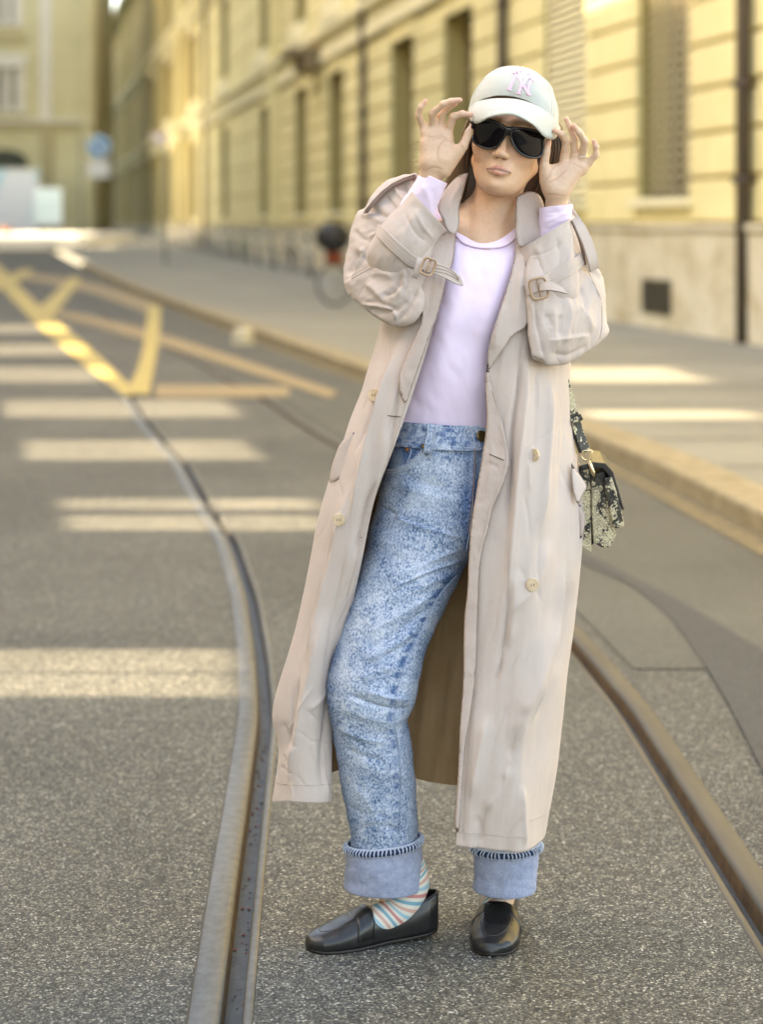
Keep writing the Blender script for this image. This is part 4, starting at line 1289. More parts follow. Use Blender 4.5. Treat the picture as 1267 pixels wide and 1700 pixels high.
# ---------------------------------------------------------------- lilac top
SH = [[(690, 335, .07), (745, 352, .03), (776, 381, -.018), (806, 388, -.034), (836, 384, -.028), (861, 360, .012), (905, 345, .07)],
      [(680, 352, .07), (738, 374, .0), (770, 405, -.044), (806, 413, -.058), (842, 408, -.050), (872, 384, -.008), (915, 365, .06)],
      [(670, 430, .07), (712, 442, -.03), (760, 450, -.080), (800, 454, -.086), (842, 452, -.080), (882, 440, -.03), (925, 420, .06)],
      [(665, 520, .07), (698, 520, -.03), (744, 522, -.096), (784, 524, -.098), (824, 522, -.095), (868, 520, -.03), (900, 520, .06)],
      [(650, 610, .07), (678, 610, -.03), (722, 612, -.080), (765, 612, -.088), (808, 610, -.080), (855, 610, -.02), (880, 610, .06)],
      [(630, 690, .07), (650, 694, -.015), (698, 698, -.054), (750, 702, -.066), (805, 703, -.058), (855, 700, -.005), (875, 700, .06)],
      [(630, 740, .07), (650, 744, -.005), (698, 748, -.035), (750, 752, -.044), (805, 753, -.038), (855, 750, .005), (875, 750, .06)]]
V, F = netloft(SH, 220, 160)
shf = [([(700, 520), (690, 600), (670, 690)], 10, .004), ([(726, 540), (712, 610), (700, 690)], 7, -.003), ([(745, 640), (760, 670), (790, 690)], 8, -.002), ([(700, 670), (740, 685), (790, 695)], 5, .0022),
       ([(812, 560), (806, 620), (806, 690)], 8, -.003), ([(838, 450), (826, 500), (815, 560)], 8, .003), ([(770, 470), (760, 530), (742, 580)], 22, .002), ([(720, 600), (750, 660), (800, 700)], 9, .0018), ([(758, 400), (752, 440), (745, 480)], 5, .003)]
V = fold_mesh(V, F, [(a, b, c * 1.9, 'r') for a, b, c in shf], [(120, 60, .5, .0022, 3), (30, 80, -.3, .0014, 5)])
reg('shirt', V, F)
top = mesh('lilac_top', V, F, knit, person, solid=.002)
nb = [SH[0], [tuple(np.array(a) * .5 + np.array(b) * .5 + np.array([0, 0, -.003])) for a, b in zip(SH[0], SH[1])], [tuple(np.array(b) + np.array([0, -1, -.002])) for b in SH[1]]]
V2, F2 = netloft([[(x, y, d - .0035) for x, y, d in r] for r in nb], 14, 120)
V2[:120] -= 0
mesh('neck_band', V2, F2, knit, top, solid=.003)
reg('band', V2, F2)
seam('neck_seam', [(757, 400), (770, 407), (790, 413), (806, 414), (830, 412), (846, 405), (858, 396)], ['shirt', 'band'], .0007, Mat('lilac_seam', (.55, .42, .62), .9), top)

def funnel(rings, n=60, m=56, u=(.86, .5), expo=.9, folds=(), noise=(), flare=None):
    """open tube seen side on: rings (cx, cy, half px, depth, half depth m, dirx, diry)"""
    R = catmull(rings, n)
    a = np.linspace(0, 2 * math.pi, m, endpoint=False)
    ca, sa = np.cos(a), np.sin(a)
    L_ = np.hypot(R[:, 5], R[:, 6])
    X = R[:, 0][:, None] - (R[:, 2] * R[:, 5] / L_)[:, None] * ca
    Y = R[:, 1][:, None] - (R[:, 2] * R[:, 6] / L_)[:, None] * ca
    D = R[:, 3][:, None] - R[:, 4][:, None] * sa
    V = P3(X, Y, D).reshape(-1, 3); F = gridfaces(n, m, True)
    N = vnorm(V, F)
    c = V.reshape(n, m, 3).mean(1)[:, None, :].repeat(m, 1).reshape(-1, 3)
    if np.mean(np.sum(N * (V - c), 1)) < 0: F = F[:, ::-1]
    V = fold_mesh(V, F, folds, noise)
    return V, F
# lilac sleeve ends showing at the wrists
pf = [([(700, 300), (712, 330), (716, 362)], 5, .0022, 'r'), ([(722, 312), (718, 340), (708, 360)], 4, -.0022, 'r'), ([(735, 310), (728, 345), (716, 370)], 5, .0018, 'r')]
V, F = funnel([(684, 372, 31, -.055, .026, .9, .5), (694, 348, 29, -.060, .026, .9, .48), (708, 320, 25, -.072, .025, .9, .42), (721, 295, 23.5, -.078, .0245, .9, .40)], folds=pf, noise=[(16, 30, .4, .0012, 4)])
mesh('sleeve_end', V, F, knit, top, solid=.0025)
pf = [([(900, 372), (925, 360), (948, 350)], 4, .002, 'r'), ([(902, 385), (918, 378), (940, 366)], 4, -.002, 'r'), ([(905, 355), (930, 352)], 4, -.0012, 'r'), ([(910, 398), (922, 385), (934, 378)], 4, .002, 'r')]
V, F = funnel([(915, 425, 26, -.040, .026, .99, -.1), (921, 395, 26, -.045, .026, .99, -.10), (923, 365, 26.5, -.052, .027, .99, -.10), (923, 342, 27.5, -.057, .029, .99, -.11)], folds=pf, noise=[(26, 14, .2, .0014, 6)])
mesh('sleeve_end', V, F, knit, top, solid=.0025)

# ---------------------------------------------------------------- jeans
LEGL = [(700, 648, 850, .03, .098), (740, 641, 856, .03, .106), (790, 634, 862, .035, .114), (830, 627, 860, .035, .118), (860, 618, 845, .03, .115), (890, 611, 815, .02, .108), (918, 605, 788, .012, .103),
        (950, 592, 769, .0, .098), (1000, 576, 744, -.012, .092), (1036, 566, 727, -.02, .088), (1085, 553, 707, -.03, .086), (1126, 543, 697, -.035, .083), (1156, 542, 692, -.035, .080), (1178, 545, 684, -.03, .076),
        (1196, 549, 677, -.026, .074), (1215, 553, 681, -.022, .072), (1250, 558, 686, -.018, .070), (1300, 565, 690, -.008, .066), (1360, 577, 694, .0, .062), (1395, 582, 695, .005, .060), (1440, 583, 694, .008, .058)]
V, F, _ = rowloft(LEGL, 420, 200)
N = vnorm(V, F)
if N[:, 1].min() > -.5 or np.mean(N[:, 1] * (V[:, 1] - V[:, 1].mean())) < 0: F = F[:, ::-1]
jf = [([(790, 925), (745, 938), (700, 955), (640, 985)], 7, .0055, 'f'), ([(782, 905), (735, 922), (690, 945), (640, 970)], 9, .005, 'r'), ([(770, 950), (720, 965), (680, 985)], 8, .004, 'r'),
      ([(640, 845), (680, 868), (740, 885), (782, 896)], 8, .005, 'f'), ([(633, 842), (650, 850), (660, 862)], 5, -.006, 'r'), ([(650, 800), (700, 818), (770, 835)], 12, .0035, 'r'), ([(660, 780), (700, 800), (735, 812)], 7, -.003, 'r'),
      ([(735, 975), (690, 1005), (640, 1035), (600, 1060)], 9, .0055, 'r'), ([(725, 1000), (685, 1030), (640, 1062), (590, 1085)], 6, -.005, 'r'), ([(700, 1038), (660, 1068), (600, 1100)], 8, .005, 'r'), ([(690, 1062), (640, 1090), (600, 1112)], 6, -.0035, 'r'),
      ([(672, 1100), (640, 1112), (590, 1130)], 9, .0035, 'r'), ([(690, 1172), (660, 1178), (620, 1170), (570, 1150)], 6, -.0065, 'r'), ([(686, 1160), (650, 1158), (600, 1145)], 9, .006, 'r'), ([(684, 1190), (650, 1198), (600, 1188), (560, 1172)], 10, .003, 'r'),
      ([(552, 1200), (600, 1225), (655, 1235)], 9, .0045, 'r'), ([(560, 1235), (600, 1255), (650, 1268)], 8, -.003, 'r'), ([(640, 1170), (655, 1230), (662, 1300), (660, 1390)], 7, .003, 'r'),
      ([(575, 1300), (610, 1330), (640, 1390)], 12, .003, 'r'), ([(590, 1380), (630, 1370), (680, 1385)], 6, -.003, 'r'), ([(570, 1330), (600, 1350), (650, 1355)], 8, -.0025, 'r'),
      ([(788, 735), (786, 800), (780, 870), (779, 910)], 5, .0035, 's', False, 9),
      ([(757, 955), (727, 991), (703, 1040), (682, 1081), (668, 1114), (659, 1147), (657, 1176), (653, 1196), (662, 1245), (665, 1299), (664, 1360), (662, 1402)], 2.4, -.0028, 'r', False),
      ([(640, 776), (665, 775), (685, 764), (700, 745)], 3, .002, 'r', False)]
V = fold_mesh(V, F, jf, [(60, 30, .5, .0016, 11), (22, 16, -.4, .0008, 12)])
x, y = topix(V)
inseam = [(757, 955), (727, 991), (703, 1040), (682, 1081), (668, 1114), (659, 1147), (657, 1176), (653, 1196), (662, 1245), (665, 1299), (664, 1360), (662, 1402)]
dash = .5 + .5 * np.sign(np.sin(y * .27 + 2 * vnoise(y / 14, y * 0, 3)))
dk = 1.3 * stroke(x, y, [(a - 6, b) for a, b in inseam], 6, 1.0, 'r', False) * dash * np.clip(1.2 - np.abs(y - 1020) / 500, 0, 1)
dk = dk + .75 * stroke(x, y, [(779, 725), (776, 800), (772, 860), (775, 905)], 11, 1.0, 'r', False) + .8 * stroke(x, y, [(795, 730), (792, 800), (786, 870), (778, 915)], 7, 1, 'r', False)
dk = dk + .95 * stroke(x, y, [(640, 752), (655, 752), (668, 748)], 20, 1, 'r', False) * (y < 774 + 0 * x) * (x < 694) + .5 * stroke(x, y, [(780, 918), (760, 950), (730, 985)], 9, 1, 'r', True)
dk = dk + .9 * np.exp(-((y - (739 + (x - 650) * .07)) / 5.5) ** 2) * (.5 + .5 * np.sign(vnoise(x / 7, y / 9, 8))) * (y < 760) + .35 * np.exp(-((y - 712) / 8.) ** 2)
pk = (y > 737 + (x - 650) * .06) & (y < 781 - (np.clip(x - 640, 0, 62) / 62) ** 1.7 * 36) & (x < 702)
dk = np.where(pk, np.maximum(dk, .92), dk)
dk = dk + .22 * np.clip(fbm(x / 45, y / 60, 21, 3), 0, 1) + .35 * np.exp(-((x - np.interp(y, [790, 915, 1036, 1156, 1400], [634, 605, 566, 542, 582])) / 14.) ** 2) + .35 * np.exp(-((x - 640) / 16.) ** 2) * (y < 800)  # side shading painted dark down the outer edge of the leg
pale = .45 * stroke(x, y, [(790, 915), (735, 930), (680, 955)], 9, 1) + .35 * np.clip(fbm(x / 30, y / 70, 31, 3), 0, 1) + .6 * stroke(x, y, [(702, 752), (690, 768), (668, 778), (640, 781)], 2.5, 1, 'r', False)
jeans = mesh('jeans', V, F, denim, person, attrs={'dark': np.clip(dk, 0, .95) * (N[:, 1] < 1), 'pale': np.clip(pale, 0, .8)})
reg('jeans', V, F)
LEGR = [(760, 740, 880, .06, .08), (860, 770, 908, .06, .09), (950, 782, 915, .055, .085), (1100, 786, 912, .05, .075), (1250, 788, 905, .045, .066), (1350, 789, 898, .04, .060), (1400, 790, 894, .038, .055), (1440, 791, 893, .038, .054)]
V, F, _ = rowloft(LEGR, 160, 100); 
N = vnorm(V, F)
if np.mean(N[:, 1] * (V[:, 1] - V[:, 1].mean())) < 0: F = F[:, ::-1]
V = fold_mesh(V, F, [([(868, 1380), (876, 1395), (880, 1412)], 4, .004, 'r'), ([(800, 1405), (840, 1400), (880, 1408)], 6, -.003, 'r')], [(40, 30, 0, .002, 3)])
x, y = topix(V)
mesh('trouser_leg', V, F, denim, jeans, attrs={'dark': .9 * stroke(x, y, [(876, 1375), (880, 1412)], 5, 1, 'r', False) * (.5 + .5 * np.sign(np.sin(y * .5))), 'pale': 0 * x + .2})
reg('legr', V, F)
def turnup(rows, label, seamx):
    V, F, (n, m) = rowloft(rows, 46, 120)
    N = vnorm(V, F)
    if np.mean(N[:, 1] * (V[:, 1] - V[:, 1].mean())) < 0: F = F[:, ::-1]
    xx, yy = topix(V)
    V = fold_mesh(V, F, [([(seamx, rows[0][0] - 5), (seamx + 6, rows[-1][0])], 2.2, .0022, 'r', False), ([(seamx + 9, rows[0][0] - 5), (seamx + 14, rows[-1][0])], 1.6, .0014, 'r', False)], [(40, 24, .2, .0022, 9), (14, 30, 0, .0008, 19)])
    c = mesh('turn_up', V, F, denin, jeans, solid=.003)
    key = 'cuff%d' % seamx
    reg(key, V, F)
    top_ = V[:m]; rim_c = top_.mean(0)
    # frayed rim: a rolled edge of short alternating navy and white loops
    rad = top_ - rim_c; rad[:, 2] = 0; rn = rad / np.linalg.norm(rad, axis=1)[:, None]
    roll_ = top_ + rn * .002 + np.array([0, 0, .001])
    v, f = tube_geo(roll_, .0056, 8, closed=True)
    mesh('rim', v, f, navy, c)
    fm_ = MB()
    L_ = np.r_[0, np.cumsum(np.linalg.norm(np.diff(np.vstack([roll_, roll_[:1]]), axis=0), axis=1))]
    for q in np.arange(0, L_[-1], .0074):
        i = int(np.searchsorted(L_, q) % m)
        p = roll_[i]; r_ = rn[i]; tdir = roll_[(i + 1) % m] - roll_[i - 1]; tdir /= np.linalg.norm(tdir)
        j = tdir * rnd.uniform(-.0015, .0015)
        fm_.tube([p + np.array([0, 0, .0080]) + j, p + r_ * .0058 + np.array([0, 0, .004]), p + r_ * .0070 - j * 1.0, p + r_ * .0050 - np.array([0, 0, .0070])], [.0015, .0015, .0013, .0009], 5)
    fm_.build('rim_stitch', whiteth, c)
    v, f = tube_geo(roll_ + np.array([0, 0, .0072]) - rn * .0005, .0022, 6, closed=True)
    mesh('rim_edge', v, f, whiteth, c)
turnup([(1401, 579, 698, .005, .062, 7 * -1), (1425, 576, 700, .005, .062, -5), (1450, 573, 700, .006, .060, -2), (1471, 571, 699, .008, .056, 1), (1474, 573, 697, .008, .053, 1)], '', 657)
turnup([(1407, 788, 894, .038, .056, -1), (1430, 788, 892, .038, .056, 0), (1455, 787, 891, .038, .055, 1), (1473, 787, 890, .038, .052, 2), (1476, 789, 888, .038, .050, 2)], '', 881)
# waistband, belt loop, fly, pocket stitching, buttons
V, F, _ = rowloft([(694, 648, 850, .03, .102), (716, 644, 853, .03, .106), (734, 640, 857, .03, .110)], 20, 200)
N = vnorm(V, F)
if np.mean(N[:, 1] * (V[:, 1] - V[:, 1].mean())) < 0: F = F[:, ::-1]
xw, yw = topix(V)
V[:, 2] -= (xw - 650) * .000045   # waistband drops a little to the right
V = fold_mesh(V, F, [], [(12, 10, 0, .0010, 8), (40, 20, .3, .0014, 9)])
xw, yw = topix(V)
wdk = .95 * np.clip(vnoise(xw / 8, yw / 7, 4) * 2.2 - .2, 0, 1) + .5 * np.exp(-((xw - 660) / 22.) ** 2)
wb_ = mesh('waistband', V, F, denim, jeans, attrs={'dark': np.clip(wdk, 0, .9), 'pale': np.clip(.6 * vnoise(xw / 14, yw / 10, 14), 0, .6)}, solid=.003)
reg('wb', V, F)
JK = ['wb', 'jeans']
seam('waist_stitch', [(650, 727), (700, 735), (750, 741), (790, 744), (812, 744)], JK, .0009, whiteth, jeans, .001)
seam('waist_stitch', [(655, 700), (700, 706), (750, 711), (790, 713), (812, 713)], JK, .0008, whiteth, jeans, .001)
seam('loop_edge', [(713.5, 706), (710.5, 728), (706.5, 752)], JK, .0011, whiteth, jeans, .009)
seam('loop_edge', [(725, 706), (722, 728), (718, 753)], JK, .0011, whiteth, jeans, .009)
lp = ribbon('belt_loop', [(719, 705), (716, 728), (712, 753)], JK, 6.5, denim, jeans, .004, .006)
ribbon('belt_loop_end', [(714, 706), (725, 707)], JK, 1.8, copper, lp, .002, .005)
ribbon('belt_loop_end', [(707, 751), (718, 752)], JK, 1.8, copper, lp, .002, .005)
seam('pocket_edge', [(703, 742), (692, 760), (676, 773), (655, 779), (640, 780)], JK, .0013, whiteth, jeans, .001)
seam('pocket_edge', [(709, 746), (698, 764), (681, 778), (660, 784), (640, 786)], JK, .0010, whiteth, jeans, .001)
seam('pocket_edge', [(646, 742), (665, 741), (682, 742), (683, 752), (676, 768)], JK, .0009, whiteth, jeans, .001)
seam('fly_seam', [(783, 712), (786, 728), (789, 745), (787, 790), (784, 840), (779, 885), (774, 915)], JK, .0012, whiteth, jeans, .0015)
seam('fly_seam', [(788, 745), (786, 790), (782, 840), (777, 885)], JK, .0007, copper, jeans, .003)
seam('inseam_edge', [(a + 1, b) for a, b in inseam], ['jeans'], .0009, Mat('denim_seam', (.36, .42, .53), .9), jeans, .0010)
for (x0, y0, r0, mt) in ((677, 746, 3.6, copper), (703, 741, 3.4, brass), (799, 724, 10, brass)):
    h = hit(x0, y0, JK, .002)
    p, n = h
    v, f = tube_geo([p - n * .002, p + n * .0015, p + n * .0022], [r0 * PX, r0 * PX, r0 * PX * .7], 18)
    mesh('rivet' if r0 < 5 else 'fly_button', v, f, mt, jeans)

# ---------------------------------------------------------------- trench coat: body panel as one open shell
NET = [
 [(748, 395, -.050), (722, 372, -.03), (695, 350, .0), (672, 340, .05), (700, 325, .12), (800, 312, .125), (895, 340, .12), (940, 372, .06), (915, 370, .01), (890, 380, -.02), (868, 395, -.045)],
 [(739, 465, -.106), (706, 465, -.092), (675, 465, -.04), (655, 460, .05), (690, 460, .15), (800, 460, .16), (900, 460, .15), (945, 460, .06), (918, 462, -.03), (884, 465, -.085), (850, 465, -.106)],
 [(716, 556, -.116), (690, 558, -.105), (655, 560, -.06), (630, 560, .04), (680, 560, .15), (790, 560, .17), (900, 560, .15), (944, 560, .05), (920, 560, -.05), (868, 560, -.110), (816, 560, -.116)],
 [(690, 640, -.110), (660, 640, -.112), (625, 640, -.07), (603, 640, .03), (660, 640, .15), (780, 640, .17), (900, 640, .15), (947, 640, .04), (925, 640, -.05), (870, 640, -.115), (812, 640, -.116)],
 [(657, 735, -.112), (625, 735, -.112), (591, 735, -.07), (573, 735, .03), (640, 735, .16), (770, 735, .18), (890, 735, .16), (957, 735, .04), (935, 735, -.06), (872, 735, -.126), (806, 735, -.118)],
 [(622, 830, -.096), (595, 830, -.098), (560, 830, -.06), (540, 830, .03), (620, 830, .16), (760, 830, .18), (890, 830, .16), (965, 830, .04), (942, 830, -.06), (874, 830, -.136), (793, 830, -.126)],
 [(601, 930, -.075), (572, 930, -.088), (538, 930, -.055), (518, 930, .03), (600, 930, .17), (750, 930, .19), (880, 930, .16), (960, 930, .04), (938, 930, -.07), (868, 930, -.14), (780, 930, -.128)],
 [(577, 1040, -.030), (545, 1040, -.072), (512, 1040, -.05), (493, 1040, .02), (590, 1040, .17), (740, 1040, .19), (870, 1040, .17), (949, 1040, .04), (912, 1040, -.098), (852, 1040, -.142), (774, 1040, -.128)],
 [(560, 1130, -.005), (528, 1130, -.065), (490, 1130, -.05), (467, 1132, .02), (580, 1130, .17), (735, 1130, .19), (870, 1130, .17), (938, 1130, .04), (898, 1130, -.112), (846, 1130, -.142), (772, 1130, -.128)],
 [(553, 1190, -.010), (522, 1190, -.062), (482, 1190, -.05), (457, 1190, .02), (580, 1180, .165), (733, 1185, .185), (865, 1185, .17), (931, 1190, .045), (889, 1190, -.114), (840, 1195, -.140), (769, 1190, -.13)],
 [(551, 1250, -.020), (520, 1252, -.06), (487, 1250, -.05), (467, 1246, .02), (580, 1232, .16), (730, 1240, .18), (860, 1250, .17), (923, 1260, .05), (879, 1262, -.116), (832, 1270, -.138), (766, 1262, -.13)],
 [(550, 1330, -.030), (520, 1332, -.06), (482, 1330, -.05), (456, 1327, .02), (580, 1275, .15), (728, 1299, .17), (850, 1330, .17), (905, 1378, .06), (875, 1412, -.112), (826, 1411, -.128), (757, 1404, -.130)]]
V, F = netloft(NET, 400, 420)
N = vnorm(V, F)
# outward: front panel normals towards the camera
xq, yq = topix(V)
sel = (xq > 850) & (xq < 880) & (yq > 700) & (V[:, 1] < Z0)
if N[sel, 1].mean() > 0: F = F[:, ::-1]
cf = [  # left panel
      ([(672, 545), (648, 620), (622, 700), (600, 790), (580, 880)], 9, .015, 'r'), ([(655, 555), (632, 630), (610, 700), (590, 760)], 6, -.013, 'r'), ([(640, 550), (625, 610), (605, 680)], 5, .007, 'r'),
      ([(690, 560), (672, 620), (655, 680), (640, 740)], 7, -.006, 'r'), ([(700, 600), (680, 670), (655, 740), (632, 790)], 8, .007, 'f'), ([(668, 640), (655, 700), (645, 760), (625, 800)], 6, -.007, 'r'),
      ([(632, 790), (612, 830), (600, 880), (588, 930)], 6, -.011, 'r'), ([(618, 850), (600, 900), (585, 960), (570, 1030)], 7, .006, 'f'),
      ([(590, 790), (565, 880), (545, 960), (525, 1040), (505, 1110)], 12, .015, 'r'), ([(560, 860), (540, 940), (520, 1020), (498, 1100)], 8, -.013, 'r'), ([(578, 900), (560, 980), (545, 1060), (535, 1130)], 8, -.006, 'r'),
      ([(545, 1000), (525, 1080), (505, 1160), (490, 1250), (478, 1320)], 13, .016, 'r'), ([(500, 1120), (488, 1190), (474, 1260)], 6, -.008, 'r'), ([(558, 1050), (548, 1130), (538, 1230), (532, 1325)], 8, -.015, 'r'), ([(468, 1195), (480, 1225), (500, 1240)], 8, -.004, 'r'),
      ([(510, 1180), (530, 1160), (548, 1140)], 8, .005, 'r'), ([(540, 1240), (538, 1290), (542, 1330)], 5, .008, 'f'),
      # right panel
      ([(868, 560), (862, 640), (850, 720), (846, 800), (838, 900)], 6, -.015, 'r'), ([(878, 560), (872, 660), (862, 760), (852, 880), (842, 1000)], 8, .011, 'r'), ([(895, 600), (890, 680), (885, 760)], 8, -.005, 'r'), ([(915, 610), (912, 700), (905, 800), (896, 900)], 12, .013, 'r'),
      ([(937, 640), (938, 720), (934, 800), (930, 860)], 8, -.006, 'r'), ([(950, 700), (952, 790), (944, 900)], 9, .006, 'r'), ([(912, 890), (898, 950), (872, 990), (840, 1020)], 14, .006, 'r'),
      ([(940, 920), (930, 1000), (912, 1080), (895, 1150), (882, 1210)], 11, .018, 'f'), ([(948, 960), (935, 1050), (918, 1130)], 10, -.012, 'r'), ([(925, 1010), (900, 1100), (870, 1180), (845, 1250)], 16, .015, 'r'),
      ([(848, 960), (842, 1040), (832, 1100), (812, 1160)], 8, -.006, 'r'), ([(855, 940), (850, 1020), (845, 1080)], 10, .006, 'r'),
      ([(872, 1165), (858, 1210), (846, 1265)], 10, -.006, 'r'), ([(812, 1180), (800, 1230), (780, 1330)], 12, .011, 'r'), ([(850, 1265), (830, 1310), (800, 1350)], 14, .007, 'r'), ([(790, 1350), (800, 1380), (790, 1402)], 8, -.005, 'r'),
      ([(868, 1300), (868, 1360), (872, 1412)], 6, .008, 'r'), 
      ([(795, 960), (790, 1060), (785, 1150), (775, 1260), (768, 1395)], 2.5, -.0035, 'r', False)]
import random as _random
def _cr(n, x0, x1, y0, y1, ang, spread, ln, w, amp, seed):
    r = _random.Random(seed); out = []
    for _ in range(n):
        cx, cy = r.uniform(x0, x1), r.uniform(y0, y1); a = math.radians(ang + r.gauss(0, spread)); l = ln * r.uniform(.5, 1.4)
        dx, dy = math.cos(a) * l / 2, math.sin(a) * l / 2
        out.append(([(cx - dx, cy - dy), (cx + dy * r.uniform(-.12, .12), cy - dx * r.uniform(-.12, .12)), (cx + dx, cy + dy)], w * r.uniform(.7, 1.5), amp * r.choice([-1, -1, 1]) * r.uniform(.5, 1.2), 'r'))
    return out
cf = cf + _cr(14, 860, 950, 620, 1000, 95, 14, 90, 3.0, .0028, 11) + _cr(11, 790, 900, 1050, 1390, 112, 12, 80, 3.4, .0024, 12) + _cr(14, 480, 640, 600, 1300, 108, 12, 90, 3.0, .0030, 13) + _cr(8, 470, 545, 1180, 1320, 60, 25, 45, 2.6, .0026, 14)
_ec = np.tile(np.clip(np.minimum(np.arange(420), 419 - np.arange(420)) / 14. + .12, 0, 1), 400)
V = fold_mesh(V, F, cf, weight=_ec, noise=[(60, 330, .12, .0050, 41), (24, 200, .12, .0022, 42)])
# interior back panel gets long folds too
xq, yq = topix(V)
bk = (V[:, 1] > Z0 + .10)
V[bk, 1] += .012 * fbm(xq[bk] / 38 + yq[bk] / 400, yq[bk] / 300, 51, 3)
reg('coat', V, F)
coat = mesh('trench_coat', V, F, trench, person, solid=.0022)
insid = Mat('coat_inside', rough=.8, spec=.2)
insid.color(insid.ramp(insid.noise(8, 4), [(.3, (.46, .27, .13)), (.7, (.56, .36, .19))]))
insid.bump(insid.noise(60, 5, stretch=(1, 1, .5)), .3, .003)
coat.data.materials.append(insid.m)
coat.modifiers['thickness'].material_offset = 1
coat.modifiers['thickness'].offset = -1
CK = ['coat']
# sleeves ---------------------------------------------------------
def plane(pts):
    A = np.array([[1, x, y] for x, y, d in pts]); b = np.array([d for x, y, d in pts])
    c = np.linalg.lstsq(A, b, rcond=None)[0]
    return lambda x, y: c[0] + c[1] * x + c[2] * y
SL_ = [(690, 286), (664, 289), (642, 298), (624, 315), (611, 335), (604, 346), (594, 349), (588, 362), (582, 385), (575, 410), (570, 438), (569, 465), (573, 485), (582, 497), (592, 503), (606, 516), (628, 532), (650, 542), (668, 545), (688, 539), (700, 523), (706, 500), (710, 470), (716, 440), (722, 410), (722, 375), (712, 335), (702, 300)]
dl = plane([(650, 300, .01), (570, 440, .0), (700, 500, -.118), (711, 352, -.040), (640, 540, -.07)])
def creases(n, x0, x1, y0, y1, ang, spread, ln, w, amp, seed):
    r = random.Random(seed); out = []
    for _ in range(n):
        cx, cy = r.uniform(x0, x1), r.uniform(y0, y1); a = math.radians(ang + r.gauss(0, spread)); l = ln * r.uniform(.5, 1.4)
        dx, dy = math.cos(a) * l / 2, math.sin(a) * l / 2; b = r.uniform(-.18, .18) * l
        out.append(([(cx - dx, cy - dy), (cx + dy / l * b * 2, cy - dx / l * b * 2), (cx + dx, cy + dy)], w * r.uniform(.7, 1.5), amp * r.choice([-1, -1, 1]) * r.uniform(.5, 1.2), 'r'))
    return out
V, F = inflate(SL_, 2.4, dl, k=.95)
sl = [([(600, 500), (640, 520), (700, 480)], 7, -.004, 'r'), ([(583, 462), (620, 440), (660, 422), (690, 415)], 3.0, .0030, 's', False, 16),
      ([(597, 413), (590, 428), (582, 446), (576, 460)], 5, -.011, 'r'), ([(606, 408), (600, 430), (588, 450)], 6, .008, 'f'), ([(610, 395), (632, 390), (648, 398)], 6, .007, 'r'), ([(632, 388), (650, 420), (660, 450)], 5, -.006, 'r'), ([(632, 486), (645, 490), (658, 478), (666, 450)], 6, -.010, 'r'), ([(640, 492), (655, 492), (668, 475)], 8, .006, 'r'),
      ([(604, 348), (625, 352), (645, 362), (664, 372)], 5, -.006, 'r'), ([(598, 356), (620, 362), (640, 372)], 8, .007, 'r'), ([(664, 300), (676, 318), (688, 332)], 4, -.007, 'r'), ([(652, 305), (668, 330), (680, 345)], 5, .006, 'r'), ([(638, 320), (655, 345), (668, 358)], 5, -.005, 'r'), ([(675, 292), (688, 312)], 4, .005, 'r'),
      ([(606, 515), (640, 518), (660, 512)], 5, -.006, 'r'), ([(595, 505), (630, 508), (655, 518), (660, 540)], 7, .007, 'f'), ([(655, 540), (675, 515), (690, 490), (698, 462)], 5, -.007, 'r'), ([(690, 540), (700, 510), (704, 480)], 6, .006, 'r'),
      ([(572, 470), (580, 490), (592, 502)], 4, -.004, 'r'), ([(600, 470), (620, 480), (640, 505)], 9, .006, 'r'), ([(612, 455), (640, 455), (655, 465)], 8, .005, 'r'), ([(670, 440), (672, 470), (660, 500)], 6, .007, 'f'), ([(590, 380), (600, 395), (615, 400)], 6, -.005, 'r')]
V = relax(V, F, 2, .5)
sl = sl + creases(16, 580, 690, 360, 540, -30, 22, 46, 3.0, .0022, 3)
V = fold_mesh(V, F, sl, [(70, 30, .75, .0035, 61), (34, 9, -.5, .0009, 62)])
reg('slL', V, F); slL = mesh('sleeve', V, F, trench, coat)
ff = [([(650, 440), (672, 395), (690, 345)], 7, .005, 'r'), ([(668, 445), (690, 405), (710, 372)], 5, -.004, 'r'), ([(690, 345), (700, 372), (722, 400)], 5, .004, 'r'), ([(672, 350), (688, 385), (712, 405)], 4, -.003, 'r')]
V, F = funnel([(640, 476, 30, -.035, .030, .86, .52), (650, 446, 46, -.058, .048, .84, .54), (668, 408, 47, -.074, .050, .80, .60), (688, 380, 44, -.078, .044, .72, .69), (704, 360, 42, -.080, .040, .68, .74), (713, 350, 42.5, -.082, .040, .67, .74)], 90, 100, folds=ff, noise=[(20, 50, .5, .0022, 71), (7, 20, .5, .0006, 72)])
reg('cfL', V, F); mesh('sleeve_cuff', V, F, trench, slL, solid=.0030)
SR_ = [(938, 356), (952, 356), (966, 366), (980, 385), (988, 408), (991, 432), (1000, 450), (1006, 468), (1009, 500), (1011, 530), (1014, 553), (992, 576), (960, 598), (937, 609), (915, 609), (897, 605), (881, 597), (877, 575), (875, 540), (873, 505), (869, 470), (872, 440), (884, 410), (910, 388)]
dr = plane([(955, 370, .0), (1010, 480, .01), (875, 560, -.128), (907, 390, -.05), (935, 605, -.085)])
V, F = inflate(SR_, 2.4, dr, k=.95)
